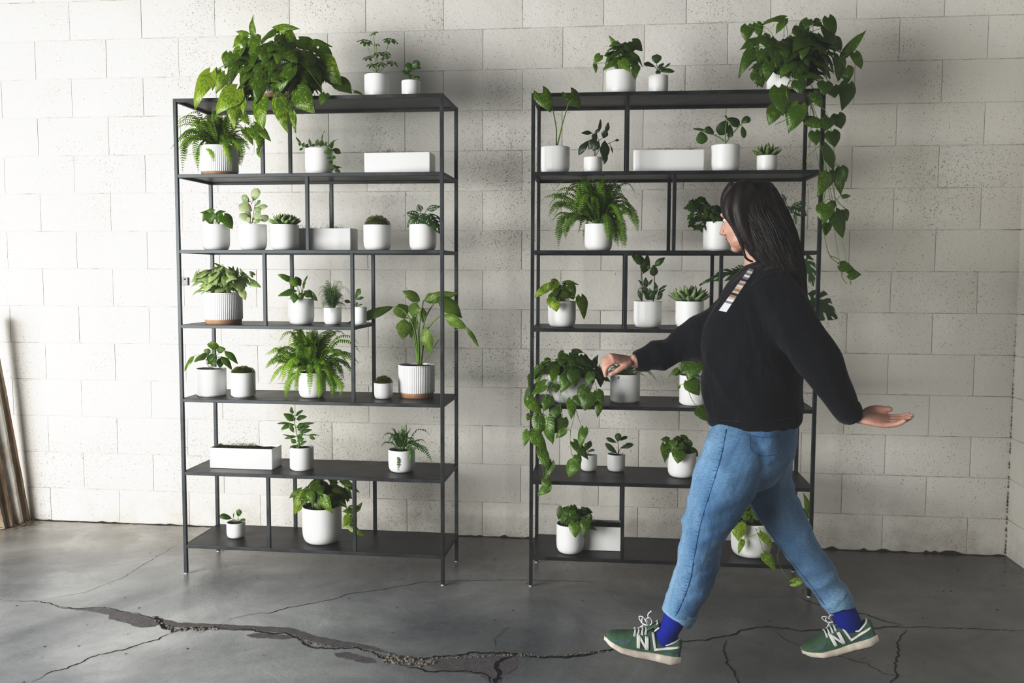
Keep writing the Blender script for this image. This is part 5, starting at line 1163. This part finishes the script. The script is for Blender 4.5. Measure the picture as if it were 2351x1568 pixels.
# ---- socks and sneakers
def sneaker(heel, toe, side, label):
    """heel, toe: world points of the sole line; side: unit vector to the wearer's outer/camera side"""
    A = (toe-heel); L = A.length; A.normalize(); Sd = V(side); Sd = (Sd-A*Sd.dot(A)).normalized(); Up = Sd.cross(A)
    if Up.z < 0: Up = -Up
    Q = lambda s, y, h: heel+A*(s*L)+Sd*y+Up*h
    sh = MB(); WT = [(0,.022),(.04,.030),(.12,.035),(.25,.036),(.42,.038),(.6,.044),(.75,.047),(.87,.043),(.95,.034),(1,.018)]
    TP = [(0,.078),(.05,.086),(.12,.078),(.22,.066),(.31,.080),(.40,.097),(.50,.090),(.62,.078),(.75,.067),(.86,.060),(.94,.053),(1,.040)]
    SB = [(0,.010),(.10,.002),(.3,.002),(.55,.0),(.75,.003),(.9,.013),(1,.026)]
    STp = [(0,.034),(.10,.032),(.3,.029),(.55,.024),(.75,.024),(.9,.031),(1,.038)]
    W_ = lambda s: interp(WT, s)
    def sec(s, e=2.6, top=None, base=None, w=None):
        b = interp(STp, s)-.006 if base is None else base; T_ = interp(TP, s) if top is None else top; w = W_(s) if w is None else w; r_ = []
        H = max(.004, T_-b)
        for k in range(25):
            a = math.pi*k/24; r_.append(Q(s, w*math.copysign(abs(math.cos(a))**(2/e), math.cos(a)), b+H*abs(math.sin(a))**(2/e)))
        return r_
    N_ = 40; sh.ring_loft([sec(.008+.984*i/N_) for i in range(N_+1)])
    up_o = sh.build('sneaker', SUEDE, wroot, sharp=70); up_o['label'] = label
    so_ = MB(); rings = []
    for i in range(N_+1):
        s = i/N_; w = W_(s)+.004+(.002 if s < .3 else 0); b = interp(SB, s); t_ = interp(STp, s); h = t_-b
        w = max(.012, w)
        pr = [(w*.90, b), (w*.99, b+h*.18), (w, b+h*.5), (w*.975, t_-.002), (w*.94, t_)]
        rings.append([Q(s-(.012 if i == 0 else -.008 if i == N_ else 0), y, h_) for y, h_ in pr]+[Q(s, -y, h_) for y, h_ in pr[::-1]])
    so_.ring_loft(rings); so_.build('sole', SOLE, up_o, sharp=60)
    tr = MB()
    for i in range(26):
        s = .03+.93*i/26; w = W_(s)*.93; b = interp(SB, s); rings = []
        for ss in (s, s+.024):
            b = interp(SB, ss); rings.append([Q(ss, w, b-.0035), Q(ss, w, b+.002), Q(ss, -w, b+.002), Q(ss, -w, b-.0035)])
        tr.ring_loft(rings)
    tr.build('tread', RUB, up_o, smooth=False)
    def onside(s, h, sg=1, lift=.0012, e=2.6):
        b = interp(STp, s)-.006; T_ = interp(TP, s); H = T_-b; v = min(.999, max(0, (h-b)/H)); return Q(s, sg*(W_(s)*(1-v**e)**(1/e)+lift), h)
    def patch(mb, poly, sg=1, lift=.0012, dn=6):
        # poly: quad in (s,h) -> curved patch on the side of the shoe
        (a, b, c, d) = poly; vs = []
        for i in range(dn+1):
            for j in range(dn+1):
                u = i/dn; v = j/dn
                s = (a[0]*(1-u)+b[0]*u)*(1-v)+(d[0]*(1-u)+c[0]*u)*v; h = (a[1]*(1-u)+b[1]*u)*(1-v)+(d[1]*(1-u)+c[1]*u)*v
                vs.append(onside(s, h, sg, lift))
        mb.add(vs, [(i*(dn+1)+j, (i+1)*(dn+1)+j, (i+1)*(dn+1)+j+1, i*(dn+1)+j+1) for i in range(dn) for j in range(dn)])
    for sg in (1, -1):
        n_ = MB()     # letter N, leaning back
        x0, x1, x2, x3 = .580, .532, .468, .420; hb, ht = .034, .076; sl = -.035   # from toe side to heel side
        f = lambda s, h: (s-sl*0+(.03 if False else 0)+(h-hb)/(ht-hb)*(.035), h)
        if sg == 1:
            qs = [(f(x0,hb),f(x1,hb),f(x1,ht),f(x0,ht)), (f(x2,hb),f(x3,hb),f(x3,ht),f(x2,ht)), (f(x0,ht),f(x1+.006,ht),f(x3,hb),f(x2-.006,hb))]
        else:
            qs = [(f(x0,hb),f(x1,hb),f(x1,ht-.004),f(x0,ht-.004)), (f(x2,hb),f(x3,hb),f(x3,ht-.004),f(x2,ht-.004)), (f(x2-.006,ht-.004),f(x3,ht-.004),f(x1+.006,hb),f(x0,hb))]
        for q_ in qs: patch(n_, q_, sg, .0022, 5)
        o = n_.build('letter_n', WHITE, up_o); sdm = o.modifiers.new('s', 'SOLIDIFY'); sdm.thickness = .0018; sdm.offset = 0
        st = MB()     # white eyestay line running down, then back to the heel
        patch(st, ((.425,.090),(.395,.092),(.325,.040),(.352,.036)), sg, .0016, 6); patch(st, ((.352,.036),(.335,.045),(.04,.068),(.04,.061)), sg, .0016, 10)
        o = st.build('side_stripe', WHITE, up_o); sdm = o.modifiers.new('s', 'SOLIDIFY'); sdm.thickness = .0014; sdm.offset = 0
        tp = MB(); patch(tp, ((.93,.036),(.70,.036),(.66,.058),(.80,.047)), sg, .0008, 8); tp.build('toe_panel', MESHG, up_o)
        hp_ = MB(); patch(hp_, ((.22,.030),(.03,.034),(.03,.044),(.19,.042)), sg, .0022, 6); hp_.build('heel_clip', MESHG, up_o)
    # collar lining
    cl = []
    for k in range(33):
        a = k/32*math.tau; s = .21+.155*math.cos(a); y = .0275*math.sin(a); cl.append(Q(s, y, interp(TP, s)+.0005-.006*abs(math.sin(a))))
    m = MB(); m.tube(cl, .0036, 8); m.build('collar_lining', WHITE, up_o)
    # tongue
    m = MB(); rings = []
    for u, hw, th in ((0,.018,.004),(.3,.021,.004),(.7,.024,.0045),(.95,.024,.0045),(1.0,.020,.003)):
        s = .50-.15*u; h = .088+.034*u; n_ = (Up*.6+A*.8).normalized(); c = Q(s, 0, h)
        rings.append([c+Sd*(hw*math.cos(k*math.tau/14))+n_*(th*math.sin(k*math.tau/14)) for k in range(14)])
    m.ring_loft(rings); m.build('tongue', SUEDE, up_o)
    m = MB(); c = Q(.362, 0, .1165); n_ = (Up*.55+A*.83).normalized(); t_ = Sd.cross(n_); 
    if t_.z < 0: t_ = -t_
    vs = [c+n_*.0052+Sd*a*.018+t_*b for a, b in ((-1,-.016),(1,-.016),(1,.006),(-1,.006))]; m.add(vs+[v+n_*.0014 for v in vs], [(0,1,2,3),(4,5,6,7),(0,1,5,4),(1,2,6,5),(2,3,7,6),(3,0,4,7)])
    for sg in (-1, 1): patch_ = [Q(.345+.0*sg, sg*.0245, .112), Q(.372, sg*.0245, .104)]; m.tube(patch_+[Q(.395, sg*.0243, .096)], .0028, 6)
    m.build('tongue_label', WHITE, up_o, smooth=False)
    m = MB()
    for i in range(4):
        s = .50+.045*i; z = interp(TP, s); w = .017+.002*i
        for dx in (-.012, .012):
            m.tube(catmull([onside(s-dx*.6, z-.011, 1, .001), Q(s-dx*.3, .012, z+.004), Q(s+dx*.3, -.012, z+.004), onside(s+dx*.6, z-.011, -1, .001)], 5), .0017, 6)
    k0 = Q(.47, 0, .100)
    for pts in (((0,0,0),(.012,-.012,.026),(.030,-.030,.030),(.022,-.028,.008),(.002,-.004,.002)), ((0,0,0),(.022,.010,.022),(.036,.022,.018),(.024,.018,.002),(.002,.002,.0)),
                ((0,0,0),(.004,-.006,.020),(.012,-.010,.042),(.004,-.014,.058)), ((0,0,0),(.010,.016,-.002),(.022,.030,-.016),(.030,.034,-.030)), ((0,0,.002),(-.006,-.014,.018),(.004,-.022,.036),(.016,-.020,.028),(.004,-.004,.004))):
        m.tube(catmull([k0+A*p[0]+Sd*-p[1]+Up*p[2] for p in pts], 6), .0020, 6)
    m.build('laces', LACE, up_o)
    return Q
NH = onz(1553, 1529, .0); 
hN = V((NH.x, NH.y, 0))+V((0, 0, .001)); dirN = V((-1, -.02, .175)).normalized()
tN = at(1384, 1486, YN); LN = (tN-hN).length
QN = sneaker(at(1556, 1524, YN), at(1384, 1481, YN), (0, -1, .06), 'green suede sneaker landing on its heel, laces sticking up')
QF = sneaker(at(2014, 1474, YF), at(1846, 1512, YF), (0, -1, .06), 'green suede sneaker pushing off with its heel raised')
def sock(rows, Y, lab):
    m = MB(); sect(m, rows, Y, 36, 6); o = m.build('sock', SOCK, wroot); o['label'] = lab; return o
sock([(1556,1396,27,.036), (1545,1430,27,.037), (1532,1452,27,.034), (1524,1468,27,.029), (1519,1480,25,.026), (1518,1495,20,.020)], YN, 'bright blue sock above the front sneaker')
sock([(1922,1372,27,.038), (1936,1400,30,.038), (1945,1423,31,.035), (1947,1437,29,.030), (1945,1450,25,.026), (1942,1465,20,.020)], YF, 'bright blue sock above the rear sneaker')
